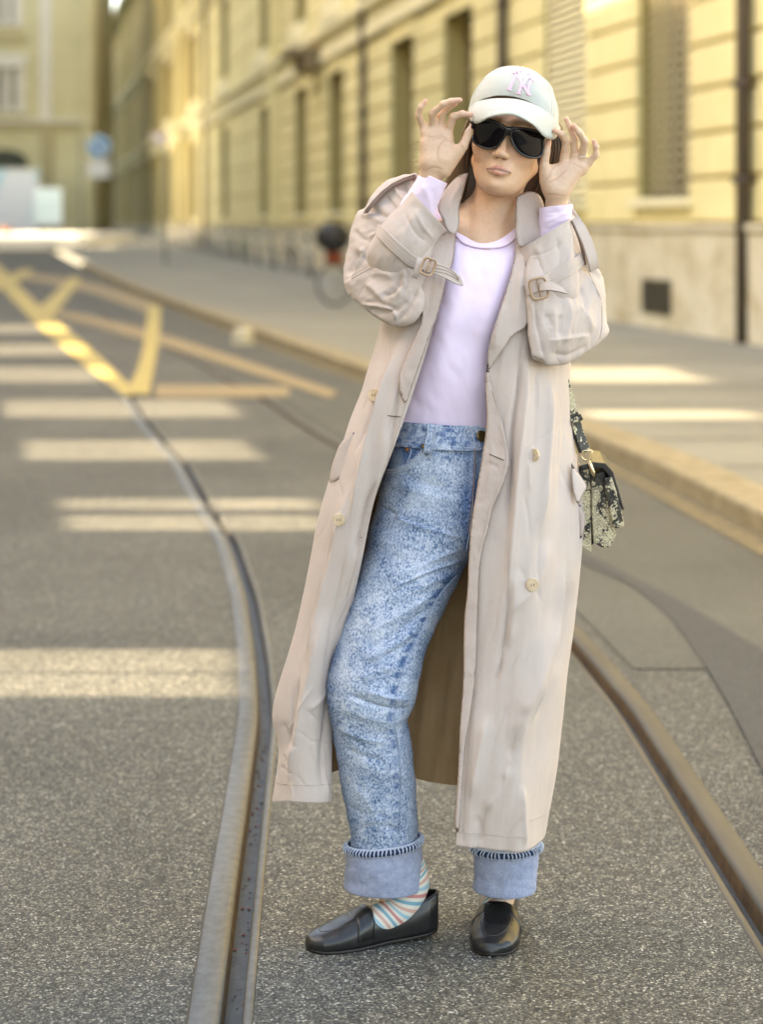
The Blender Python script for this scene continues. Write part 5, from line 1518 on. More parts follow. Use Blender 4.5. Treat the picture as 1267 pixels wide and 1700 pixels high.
sr = [([(887, 510), (893, 555), (906, 600)], 4, -.008, 'r'), ([(880, 480), (888, 530), (898, 575), (905, 600)], 6, .007, 'f'), ([(876, 592), (892, 600), (906, 604)], 4, -.008, 'r'), ([(972, 440), (985, 470), (998, 500), (998, 540), (992, 565)], 4, .006, 'f'), ([(975, 445), (968, 480), (960, 520)], 7, -.004, 'r'),
      ([(915, 500), (922, 550), (925, 590)], 12, .006, 'r'), ([(942, 490), (946, 530), (935, 575)], 9, .006, 'r'), ([(930, 520), (925, 560)], 7, -.006, 'r'), ([(958, 500), (978, 530), (985, 555)], 9, .006, 'r'), ([(905, 565), (945, 560), (985, 556)], 10, .006, 'f'), ([(912, 585), (945, 590), (985, 570)], 7, -.005, 'r'),
      ([(953, 366), (966, 385), (972, 420)], 4, -.010, 'r'), ([(940, 400), (958, 425), (968, 450)], 6, .005, 'r'), ([(955, 430), (985, 450), (1003, 470)], 6, -.006, 'r'), ([(985, 440), (1002, 460)], 5, .006, 'r'), ([(908, 520), (915, 545)], 6, -.005, 'r'), ([(965, 470), (972, 500), (968, 530)], 6, -.005, 'r')]
V = relax(V, F, 2, .5)
sr = sr + creases(9, 885, 1000, 420, 600, 82, 16, 60, 3.2, .0024, 4)
V = fold_mesh(V, F, sr, [(30, 80, .15, .0035, 81), (10, 40, .2, .0009, 82)])
reg('slR', V, F); slR = mesh('sleeve', V, F, trench, coat)
ff = [([(885, 400), (900, 430), (905, 470)], 6, .004, 'r'), ([(925, 390), (930, 430), (926, 470)], 6, -.004, 'r'), ([(945, 370), (948, 410), (940, 450)], 6, .005, 'r'), ([(875, 425), (905, 420), (940, 400)], 3, -.002, 'r')]
V, F = funnel([(922, 530, 28, -.040, .030, .99, -.1), (918, 500, 44, -.062, .046, .98, -.15), (914, 465, 49, -.068, .048, .96, -.24), (910, 430, 47, -.064, .044, .92, -.36), (908, 400, 47, -.062, .042, .87, -.48), (907, 388, 47.5, -.062, .042, .86, -.52)], 90, 100, folds=ff, noise=[(24, 60, .1, .0022, 73), (8, 22, 0, .0006, 74)])
reg('cfR', V, F); mesh('sleeve_cuff', V, F, trench, slR, solid=.0030)

# flaps lying on the coat: lapels, facing, collar, pocket flaps --------------------
def flap(name, poly, mat, keys, lift, k=.16, step=3.6, dbase=None, folds=(), noise=((24, 30, .2, .0012, 91),), key=None, hmax=None, par=None, blur=13):
    P = np.array(poly, float)
    def df(x, y):
        if dbase is not None: return dbase(x, y)
        d = np.full(len(x), np.nan)
        for i in range(len(x)):
            h = hit(x[i], y[i], keys)
            if h is not None and h[0][1] < Z0 + .05: d[i] = h[0][1] - Z0
        ok = ~np.isnan(d)
        # fill and smooth the depth so the flap bridges small creases
        q = np.zeros(len(x))
        idx = np.where(ok)[0]
        for i0_ in range(0, len(x), 200):
            sl_ = slice(i0_, i0_ + 200)
            D2 = (x[sl_, None] - x[None, idx]) ** 2 + (y[sl_, None] - y[None, idx]) ** 2
            w = np.exp(-D2 / (2 * blur ** 2)) + 1e-9 / (1 + D2)
            q[sl_] = (w @ d[idx]) / w.sum(1)
        return q - lift
    V, F = inflate(poly, step, df, k=k, kback=.02, hmax=hmax, smooth=True)
    V = fold_mesh(V, F, folds, noise, weight=LASTW)
    if key: reg(key, V, F)
    return mesh(name, V, F, mat, par or coat)
flap('lapel', [(757, 352), (761, 372), (757, 392), (753, 432), (741, 464), (735, 492), (726, 526), (713, 558), (700, 596), (686, 636), (674, 668), (664, 650), (664, 618), (684, 570), (700, 530), (699, 480), (700, 430), (716, 390), (736, 364)], facing, ['coat', 'shirt'], .007, key='lapL',
     folds=[([(748, 380), (742, 430), (728, 490)], 5, .004, 'r'), ([(720, 440), (712, 500), (704, 540)], 6, -.004, 'r')], hmax=28)
flap('lapel', [(858, 372), (857, 395), (856, 418), (847, 462), (829, 518), (813, 570), (809, 600), (812, 613), (822, 600), (836, 580), (854, 556), (876, 540), (880, 500), (876, 460), (872, 420), (868, 400)], trench, ['coat', 'shirt'], .011, key='lapR',
     folds=[([(838, 500), (828, 540), (820, 590)], 7, .005, 'r'), ([(858, 430), (850, 490), (846, 540)], 6, -.004, 'r'), ([(866, 440), (862, 500), (858, 548)], 5, .004, 'r')], hmax=28)
flap('facing', [(809, 600), (806, 640), (808, 700), (801, 757), (793, 805), (784, 861), (779, 918), (776, 985), (771, 1032), (769, 1135), (764, 1204), (760, 1299), (755, 1365), (762, 1378), (768, 1300), (774, 1232), (785, 1160), (790, 1100), (794, 1000), (795, 960), (801, 915), (811, 880), (820, 841), (836, 805), (846, 768), (842, 733), (832, 692), (821, 657), (814, 625)], facing, ['coat'], .014, key='fac',
     folds=[([(818, 640), (834, 700), (838, 760)], 4, .004, 'r'), ([(806, 780), (812, 770), (832, 778)], 3, -.003, 'r'), ([(812, 720), (818, 760), (808, 820)], 6, .003, 'r')], noise=((9, 34, .12, .0008, 92), (24, 16, .3, .0008, 93)), hmax=20)
flap('collar', [(779, 286), (771, 315), (763, 345), (763, 368), (757, 388), (744, 384), (734, 362), (727, 345), (735, 322), (750, 302), (764, 290)], trench, None, 0, k=.4, dbase=plane([(779, 286, -.005), (757, 388, -.070), (727, 345, -.045), (750, 302, -.03)]), key='colL', hmax=14,
     folds=[([(770, 300), (752, 330), (744, 360)], 5, .004, 'r')])
flap('collar', [(858, 326), (876, 318), (894, 322), (903, 338), (908, 370), (905, 396), (886, 404), (867, 411), (858, 398), (856, 360)], facing, None, 0, k=.35, dbase=plane([(876, 318, -.035), (858, 400, -.080), (905, 396, -.055), (903, 338, -.025)]), key='colR', hmax=14,
     folds=[([(880, 330), (872, 365), (870, 400)], 6, -.003, 'r')])
flap('collar_stand', [(732, 318), (745, 300), (780, 296), (880, 300), (925, 312), (950, 340), (955, 400), (700, 400), (712, 345)], facing, None, 0, k=.2, dbase=lambda x, y: .082 + 0 * x, hmax=12)
flap('pocket_flap', [(588, 717), (586, 735), (577, 765), (571, 790), (560, 797), (548, 801), (549, 782), (556, 758), (567, 734)], trench, ['coat'], .008, k=.25, key='pfl', hmax=8, blur=12)
flap('pocket_flap', [(949, 768), (957, 780), (968, 795), (975, 808), (967, 824), (960, 838), (954, 822), (950, 800)], trench, None, 0, k=.3, dbase=plane([(949, 770, -.045), (975, 808, -.03), (960, 838, -.05)]), key='pfr', hmax=8)
flap('pocket_welt', [(958, 832), (966, 842), (972, 858), (970, 880), (964, 895), (962, 870), (959, 850)], facing, None, 0, k=.3, dbase=lambda x, y: -.018 + 0 * x, hmax=8)
ALLK = ['coat', 'slL', 'cfL', 'slR', 'cfR', 'lapL', 'lapR', 'fac', 'shirt', 'jeans', 'colL', 'colR', 'pfl', 'pfr']
# seams and stitching
for pts in ([(704, 604), (684, 660), (660, 740), (628, 830), (607, 905), (583, 990)],):
    seam('stitch_line', [(x - 7, y) for x, y in pts], ['coat'], .0005, thread, coat)
seam('hem_stitch', [(459, 1300), (500, 1303), (548, 1302)], ['coat'], .0006, thread, coat)
seam('hem_stitch', [(758, 1380), (800, 1384), (840, 1388), (874, 1390)], ['coat'], .0006, thread, coat)
seam('hem_stitch', [(880, 1362), (893, 1358), (906, 1352)], ['coat'], .0006, thread, coat)
seam('edge_seam', [(800, 925), (796, 1000), (792, 1080), (788, 1150), (780, 1220), (775, 1290), (768, 1380)], ['coat'], .0007, thread, coat)
seam('edge_seam', [(845, 905), (843, 1000), (832, 1110)], ['coat'], .0005, thread, coat)
for pts in ([(817, 617), (838, 588), (857, 562), (873, 548)], [(848, 425), (838, 470), (822, 520), (816, 580)]):
    seam('stitch_line', pts, ['lapR'], .0006, thread, coat)
seam('stitch_line', [(818, 648), (829, 690), (838, 733), (841, 765), (831, 802), (815, 840), (805, 882), (795, 918)], ['fac'], .0006, thread, coat)
seam('sleeve_seam', [(584, 463), (610, 448), (640, 434), (668, 424)], ['slL', 'cfL'], .0007, thread, slL)
seam('sleeve_seam', [(585, 458), (610, 443), (640, 429), (666, 420)], ['slL', 'cfL'], .0005, thread, slL)
seam('sleeve_seam', [(974, 446), (986, 470), (998, 498), (1000, 540), (996, 562)], ['slR'], .0007, thread, slR)
seam('cuff_stitch', [(655, 352), (680, 395), (712, 412)], ['cfL', 'slL'], .0005, thread, slL)
seam('cuff_stitch', [(872, 432), (905, 424), (948, 395)], ['cfR', 'slR'], .0005, thread, slR)
seam('flap_stitch', [(569, 786), (560, 792), (551, 796)], ['pfl'], .0005, thread, coat)
for a, b in (((644, 690), (665, 692)), ((813, 754), (837, 764)), ((599, 892), (608, 895))):
    seam('buttonhole', [a, ((a[0] + b[0]) / 2, (a[1] + b[1]) / 2), b], ALLK, .0009, btnhole, coat, .0008, 3)
def button(px, py, r, squash=1.0):
    h = hit(px, py, ['coat'], 0)
    p, n = h; p = p + np.array([0, -.0015, 0])
    n = n * np.array([1, 1, 1]); n = n / np.linalg.norm(n)
    if squash < 1: n = np.array([-.72, -.66, .05]); n /= np.linalg.norm(n)
    else: n = (n + np.array([0, -1.0, 0])); n /= np.linalg.norm(n)
    R = r * PX
    v, f = tube_geo([p + n * .001, p + n * .0045, p + n * .0066, p + n * .0070, p + n * .0060, p + n * .0058], [R * .9, R, R * .96, R * .84, R * .72, R * .3], 28)
    b = mesh('button', v, f, btn, coat, smooth=False)
    T_ = np.cross(n, [0, 0, 1.]); T_ /= np.linalg.norm(T_); B_ = np.cross(n, T_)
    mb_ = MB()
    for i, j in ((-1, -1), (-1, 1), (1, -1), (1, 1)):
        c = p + n * .0062 + T_ * i * R * .2 + B_ * j * R * .2
        mb_.tube([c - n * .0006, c + n * .0002], R * .15, 8)
    for i in (-1, 1): mb_.tube([p + n * .0064 + T_ * i * R * .2 - B_ * R * .2, p + n * .0064 + T_ * i * R * .2 + B_ * R * .2], R * .07, 6)
    mb_.build('button_thread', btnhole, b)
button(622, 656, 10.5); button(563, 862, 10.5); button(884, 970, 10.5); button(890, 755, 10.5, .6)
# sleeve straps and buckles
sm = ribbon('sleeve_strap', [(628, 380), (645, 396), (662, 413), (682, 431), (700, 440), (712, 444)], ['cfL', 'slL'], 9.5, trench, slL, .004, .006, register='stL')
P = P3([706, 722, 738, 752, 762, 769], [441, 445, 448, 455, 464, 474], [-.150, -.158, -.156, -.150, -.146, -.143])
N = np.array([[.0, -1, .1], [.05, -1, .15], [.1, -1, .2], [.15, -1, .25], [.2, -1, .25], [.2, -1, .25]])
ribbon('strap_tail', None, None, 9, trench, slL, .004, C=(P, N), width=[(0, 1), (.7, 1), (.9, .65), (1, .12)], register='tailL')
for off in (-5.5, 0, 5.5):
    seam('strap_stitch', [(628 + off * .7, 380 - off * .7), (645 + off * .7, 396 - off * .7), (662 + off * .7, 413 - off * .7), (682 + off * .6, 431 - off * .8), (698 + off * .4, 440 - off * .8)], ['stL'], .0005, thread, slL)
    seam('strap_stitch', [(722, 445 + off), (738, 448 + off), (752, 455 + off * .8), (762, 465 + off * .3)], ['tailL'], .0005, Mat('brown_stitching', (.30, .21, .15), .8) if off == -5.5 else bpy.data.materials['brown_stitching'], slL)
def buckle(cx, cy, w, h, rot, d, par):
    c, s = math.cos(rot), math.sin(rot); pts = []
    for k in range(40):
        t = 2 * math.pi * k / 40
        a = np.sign(math.cos(t)) * abs(math.cos(t)) ** .45 * w; b = np.sign(math.sin(t)) * abs(math.sin(t)) ** .45 * h
        pts.append(P3(cx + a * c - b * s, cy + a * s + b * c, d + .002 * math.cos(2 * t)))
    v, f = tube_geo(np.array(pts), .0027, 8, closed=True)
    o = mesh('buckle', v, f, bucklem, par)
    a = P3(cx - h * -s * .9, cy - h * c * .9, d - .0); b = P3(cx + h * -s * .9, cy + h * c * .9, d)
    v, f = tube_geo([a, b], .0017, 6); mesh('buckle_bar', v, f, bucklem, o)
buckle(711, 443, 10, 14, .38, -.163, slL)
ribbon('belt_keeper', None, None, 4.5, trench, slL, .004, C=(P3([698, 697, 692, 688], [428, 440, 452, 462], [-.150, -.156, -.155, -.150]), np.array([[0, -1, 0.]] * 4)))
ribbon('sleeve_strap', [(972, 424), (955, 438), (935, 452), (912, 464), (893, 474), (876, 482)], ['cfR', 'slR'], 10, trench, slR, .004, .004, register='stR')
for off in (-5.5, -1, 3, 6.5):
    seam('strap_stitch', [(970 + off * .4, 426 + off), (955 + off * .4, 438 + off), (935 + off * .4, 452 + off), (914 + off * .3, 463 + off)], ['stR'], .0005, thread, slR)
h = hit(896, 478, ['stR', 'cfR']); dB = h[0][1] - Z0
buckle(895, 479, 14, 17, -.22, dB - .006, slR)
ribbon('strap_tail', None, None, 8, trench, slR, .004, C=(P3([896, 908, 920, 932, 942], [476, 470, 471, 479, 487], [dB - .008, dB - .012, dB - .014, dB - .014, dB - .012]), np.array([[0, -1, .2], [0, -1, .3], [0, -.9, .6], [0, -.8, .7], [0, -.8, .7]])), width=[(0, .9), (.5, .9), (.8, .6), (1, .15)])
# epaulettes
ribbon('epaulette', None, None, 8, trench, coat, .005, C=(P3([692, 668, 648, 628, 614, 605], [291, 293, 302, 319, 338, 354], [-.03, -.028, -.022, -.020, -.022, -.03]), np.array([[-.1, -.25, 1], [-.2, -.25, 1], [-.45, -.3, .9], [-.7, -.3, .7], [-.9, -.3, .5], [-.95, -.3, .3]])), width=[(0, .8), (.8, 1), (1, .6)])
ribbon('epaulette_shadow_line', None, None, 3.2, shadow_brown, coat, .004, C=(P3([690, 668, 650, 632, 618, 608], [292, 294, 302, 318, 336, 352], [-.036, -.036, -.032, -.030, -.034, -.04]), np.array([[0, -1, .3]] * 6)))
ribbon('epaulette', None, None, 11, trench, coat, .005, C=(P3([955, 968, 979, 986, 988], [362, 378, 400, 424, 448], [-.07, -.068, -.062, -.055, -.05]), np.array([[.3, -.9, .5], [.4, -.9, .4], [.5, -.9, .3], [.55, -.85, .2], [.6, -.8, .1]])), width=[(0, .7), (.3, 1), (1, 1)])
ribbon('epaulette_shadow_line', None, None, 2.6, shadow_brown, coat, .003, C=(P3([950, 960, 968, 972, 972], [366, 382, 402, 425, 440], [-.066, -.064, -.060, -.055, -.052]), np.array([[0, -1, .1]] * 5)))  # dark gap beside the shoulder strap drawn as a ribbon
# ================================================================ CAP
capm = Mat('pale_sage_cotton', rough=.8, spec=.2)
capm.color(capm.ramp(capm.noise(20, 4), [(.3, (.50, .50, .45)), (.7, (.55, .55, .50))]))
_n = capm.bump(capm.noise(900, 2), .3, .0006); capm.bump(capm.noise(40, 3), .15, .003, _n)
capth = Mat('cap_stitching', (.52, .53, .44), .9)
pinkm = Mat('pink_embroidery', rough=.55, spec=.3)
pinkm.color(pinkm.ramp(pinkm.noise(300, 2, stretch=(1, 1, .3)), [(.3, (.86, .50, .64)), (.7, (.92, .62, .74))]))
pinkm.bump(pinkm.noise(700, 1, stretch=(.3, 1, 1)), .4, .001)
n_, m_ = 70, 110
rx, ry, rz = .0905, .104, .104
cz = .034
V = []
for i in range(n_):
    ph = (i / (n_ - 1)) * math.pi / 2
    for j in range(m_):
        th = 2 * math.pi * j / m_
        front = max(0, -math.cos(th))                     # cos = -1: front
        zb = cz - .012 + .040 * front ** 1.3
        s = math.cos(ph) ** .80; zz = math.sin(ph) ** .98
        x = rx * math.sin(th) * s; y = .010 + ry * math.cos(th) * s
        z = zb + (cz + rz - zb) * zz
        if front > 0: y -= .004 * front * math.sin(2 * ph)      # stiff front panels stand up
        V.append(toW((x, y, z)))
V = np.array(V); F = gridfaces(n_, m_, True)
N = vnorm(V, F)
if np.mean(np.sum(N * (V - V.mean(0)), 1)) < 0: F = F[:, ::-1]; N = -N
# panel seams
Qc = toL(V); th = np.arctan2(Qc[:, 0], -(Qc[:, 1] - .010))
for k in range(6):
    a = k * math.pi / 3
    dth = np.abs((th - a + math.pi) % (2 * math.pi) - math.pi) * np.hypot(Qc[:, 0], Qc[:, 1])
    V = V - N * (.0014 * np.exp(-(dth / .0022) ** 2))[:, None]
V = V + N * (.0016 * fbm(Qc[:, 0] / .035, Qc[:, 2] / .03, 5, 3))[:, None]
reg('crown', V, F)
cap = mesh('baseball_cap', V, F, capm, person, solid=.002)
Vg = V.reshape(n_, m_, 3); Ng = vnorm(V, F).reshape(n_, m_, 3)
for k in range(6):
    a = k * math.pi / 3
    for o_ in (-.0045, .0045):
        pts = []
        for i in range(1, n_ - 5):
            s = max(math.cos(i / (n_ - 1) * math.pi / 2) ** .8, .12)
            jf_ = (math.pi - a - o_ / (.095 * s)) / (2 * math.pi) * m_
            j0 = int(math.floor(jf_)); t_ = jf_ - j0
            q = Vg[i, j0 % m_] * (1 - t_) + Vg[i, (j0 + 1) % m_] * t_
            pts.append(q + Ng[i, j0 % m_] * .0012)
        v, f = tube_geo(pts, .0006, 5); mesh('panel_stitch', v, f, capth, cap)
c_ = toW((0, .010, cz + rz + .001)); u_ = HR @ np.array([0, 0, 1.])
v, f = tube_geo([c_ - u_ * .003, c_ + u_ * .0005, c_ + u_ * .003, c_ + u_ * .0042], [.0075, .0078, .0055, .002], 16); mesh('cap_button', v, f, capm, cap)
BR = [[(783, 177, -.035), (794, 170, -.078), (822, 165, -.112), (862, 167, -.124), (897, 180, -.110), (921, 199, -.070), (930, 213, -.035)],
      [(780, 187, -.062), (792, 184, -.108), (818, 176, -.146), (857, 177, -.160), (892, 191, -.148), (914, 211, -.100), (926, 222, -.062)],
      [(781, 197, -.078), (793, 199, -.126), (815, 190, -.170), (851, 187, -.186), (885, 202, -.172), (907, 222, -.126), (922, 229, -.080)],
      [(785, 203, -.084), (796, 204, -.130), (815, 194, -.176), (849, 190, -.192), (882, 205, -.178), (903, 226, -.130), (916, 231, -.086)]]
V, F = netloft(BR, 40, 90)
N = vnorm(V, F)
if N[:, 2].mean() < 0: F = F[:, ::-1]
reg('brim', V, F)
brim = mesh('brim', V, F, capm, cap, solid=.0038)
for t in (.25, .5, .72, .9):
    A = np.array(BR); B = np.stack([catmull(A[:, j], 41) for j in range(7)], 1)[int(t * 40)]
    C = catmull(B, 60)[3:-3]
    v, f = tube_geo(P3(C[:, 0], C[:, 1], C[:, 2] - .0016) + np.array([0, 0, .0016]), .0005, 5); mesh('brim_stitch', v, f, capth, brim)
A = np.array(BR)[0]; C = catmull(A, 60)
v, f = tube_geo(P3(C[:, 0], C[:, 1] - .5, C[:, 2] - .001), .0016, 6); mesh('brim_seam', v, f, capth, brim)
# embroidered NY monogram on the front panels
def emb(pts, half, width=None, lift=.0012):
    ribbon('monogram', pts, ['crown'], half, pinkm, cap, .0022, lift, step=1.6, width=width)
w_ = [(0, .9), (.2, .75), (.5, 1.05), (.8, .75), (1, .9)]
emb([(845.5, 149), (849, 142), (852.5, 134), (855.5, 124)], 1.9, None)
emb([(855.5, 123), (860, 129), (866, 137), (872, 147), (878, 157)], 2.2, None, .0016)
emb([(878, 158), (876.5, 150), (878, 141), (882.5, 134)], 1.9, None, .0020)
emb([(861.5, 121), (863.5, 130), (865.5, 138), (864, 147), (861.5, 155)], 1.9, None, .0026)
emb([(879.5, 126.5), (875, 132), (870, 138), (865, 145)], 1.8, None, .0030)
for a, b in (((843, 148), (849, 150.5)), ((852, 124), (858, 122)), ((859, 121.5), (865, 120)), ((876.5, 124), (882, 128)), ((880, 131.5), (885, 136)), ((857.5, 155), (865.5, 155.5)), ((875, 157), (881, 157.5))):
    emb([a, ((a[0] + b[0]) / 2, (a[1] + b[1]) / 2), b], 1.3, None, .0032)

# ================================================================ SUNGLASSES
blackp = Mat('black_acetate', (.008, .007, .008), .12, spec=.6)
lensm = Mat('dark_lens', (.004, .002, .003), .03, spec=.22)
gd = lambda x, y: -.131 + .036 * ((x - 845) / 58.) ** 2 + .00015 * (y - 225)
gl = MB()
LL = [(787, 201), (800, 199), (816, 200), (832, 207), (840, 214), (839, 224), (832, 236), (824, 244), (812, 247), (798, 243), (787, 235), (784, 218)]
LR = [(849, 215), (860, 213), (876, 214), (892, 218), (903, 226), (903, 240), (901, 254), (893, 261), (880, 261), (866, 255), (856, 245), (849, 230)]
V, F = inflate([(x, y) for x, y in LL], 3, lambda x, y: gd(x, y) - .001, k=.12, kback=.02)
glasses = mesh('sunglasses', *inflate([(833, 206), (845, 210), (856, 210), (856, 217), (848, 225), (842, 223), (836, 216)], 2.2, lambda x, y: gd(x, y) + .001, k=.5), blackp, person)
mesh('lens', V, F, lensm, glasses)
V, F = inflate(LR, 3, lambda x, y: gd(x, y) - .001, k=.12, kback=.02)
mesh('lens', V, F, lensm, glasses)
for L_ in (LL, LR):
    C = catmull(np.array(L_ + L_[:1], float), 80)[:-1]
    top_ = np.clip((225 - C[:, 1]) / 20, 0, 1)
    V, F = tube_geo(P3(C[:, 0], C[:, 1], gd(C[:, 0], C[:, 1]) - .0005), .0022 + .0013 * top_, 8, closed=True)
    mesh('rim', V, F, blackp, glasses)
for pts in ([(785, 203, -.095), (782, 206, -.06), (781, 210, -.0), (783, 214, .04)], [(904, 224, -.094), (909, 226, -.05), (912, 228, .0), (912, 232, .04)]):
    C = catmull(pts, 20)
    V, F = tube_geo(P3(C[:, 0], C[:, 1], C[:, 2]), .0042, 8, flat=1); mesh('temple', V, F, blackp, glasses)

# ================================================================ HAIR
hairm = Mat('brown_hair', rough=.42, spec=.5)
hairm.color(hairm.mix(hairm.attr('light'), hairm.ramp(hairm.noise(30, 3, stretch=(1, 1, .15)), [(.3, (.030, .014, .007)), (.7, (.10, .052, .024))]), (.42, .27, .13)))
HP = [(788, 182), (777, 205), (766, 230), (757, 258), (748, 282), (741, 305), (745, 330), (775, 350), (830, 345), (885, 352), (908, 345), (922, 318), (932, 285), (939, 255), (936, 225), (925, 200), (860, 175)]
V, F = inflate(HP, 5, lambda x, y: .035 + 0 * x, k=.9, hmax=46)
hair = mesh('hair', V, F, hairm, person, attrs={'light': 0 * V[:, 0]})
hv, hf, hl = [], [], []
def lock(pts, r, light, n=14):
    C = catmull(pts, n)
    w = np.sin(np.linspace(.12, math.pi - .05, n)) ** .5
    v, f = tube_geo(P3(C[:, 0], C[:, 1], C[:, 2]), r * w, 5, cap=False)
    o = len(hv); hv.extend(v); hf.extend([tuple(i + o for i in q) for q in f]); hl.extend([light] * len(v))
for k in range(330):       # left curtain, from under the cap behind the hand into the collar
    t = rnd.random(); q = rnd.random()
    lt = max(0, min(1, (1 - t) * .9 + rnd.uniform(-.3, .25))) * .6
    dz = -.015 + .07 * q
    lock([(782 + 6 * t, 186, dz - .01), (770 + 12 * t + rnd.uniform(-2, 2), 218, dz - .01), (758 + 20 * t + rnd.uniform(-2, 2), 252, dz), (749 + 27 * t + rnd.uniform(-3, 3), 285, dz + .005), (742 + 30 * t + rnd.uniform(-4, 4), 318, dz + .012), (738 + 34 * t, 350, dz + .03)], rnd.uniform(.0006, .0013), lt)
for k in range(330):       # right curtain
    t = rnd.random(); q = rnd.random(); dz = -.01 + .07 * q
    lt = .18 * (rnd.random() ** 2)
    lock([(925 - 10 * t, 205, dz), (934 - 20 * t + rnd.uniform(-2, 2), 232, dz), (935 - 26 * t + rnd.uniform(-2, 2), 262, dz), (925 - 28 * t + rnd.uniform(-3, 3), 296, dz + .005), (912 - 30 * t + rnd.uniform(-4, 4), 326, dz + .01), (905 - 34 * t, 356, dz + .03)], rnd.uniform(.0006, .0013), lt)
for k in range(60):        # strands under the jaw on the right
    t = rnd.random()
    lock([(902 - 6 * t, 262, .02), (896 - 10 * t, 285, .015), (890 - 14 * t, 308, .02), (885 - 10 * t, 335, .03)], rnd.uniform(.0006, .0012), .06)
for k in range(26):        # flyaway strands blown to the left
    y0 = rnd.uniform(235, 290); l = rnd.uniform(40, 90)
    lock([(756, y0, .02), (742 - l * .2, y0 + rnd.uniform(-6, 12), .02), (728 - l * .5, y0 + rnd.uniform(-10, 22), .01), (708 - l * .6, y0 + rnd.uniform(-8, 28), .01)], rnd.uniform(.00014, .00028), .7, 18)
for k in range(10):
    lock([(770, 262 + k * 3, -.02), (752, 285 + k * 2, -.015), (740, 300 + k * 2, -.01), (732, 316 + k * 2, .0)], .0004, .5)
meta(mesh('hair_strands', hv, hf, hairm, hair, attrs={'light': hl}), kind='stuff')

# ring
goldm = Mat('silver_ring', (.75, .70, .62), .18, 1.0)
_rc = P3(967.5, 257, -.070 - .0045); _ra = P3(971, 234, -.070 - .022) - P3(967, 261, -.074); _ra /= np.linalg.norm(_ra)
_rt = np.cross(_ra, [0, 1, 0]); _rt /= np.linalg.norm(_rt); _rb = np.cross(_ra, _rt)
V, F = tube_geo([_rc + .0094 * (math.cos(t) * _rt + math.sin(t) * _rb) for t in np.linspace(0, 2 * math.pi, 30, endpoint=False)], .0012, 6, closed=True)
mesh('finger_ring', V, F, goldm, person)
# ================================================================ SHOES AND SOCKS
leather = Mat('black_leather', rough=.30, spec=.5)
leather.color(leather.ramp(leather.noise(30, 4), [(.3, (.008, .0075, .007)), (.7, (.018, .016, .015))]))
leather.roughness(leather.ramp(leather.noise(25, 4), [(.3, .24), (.7, .42)]))
leather.bump(leather.noise(160, 4), .15, .0012)
solem = Mat('dark_sole', (.02, .014, .010), .6)
edge_ = Mat('shoe_piping', (.022, .018, .016), .45)
sockm = Mat('striped_sock', rough=.9, spec=.15)
_u = sockm.attr('u')
stops = [(0.0, (.66, .60, .50))]
cols = [(.60, .55, .47), (.50, .20, .18), (.60, .55, .47), (.16, .32, .38), (.62, .57, .49), (.56, .33, .26), (.60, .55, .47), (.26, .42, .48)]
fr_ = sockm.math('FRACT', sockm.math('MULTIPLY', _u, 4.6))
sockm.color(sockm.ramp(fr_, [(i / 8.0, c) for i, c in enumerate(cols)], 'CONSTANT'))
sockm.bump(sockm.noise(600, 2, stretch=(1, 1, .4)), .4, .0008)

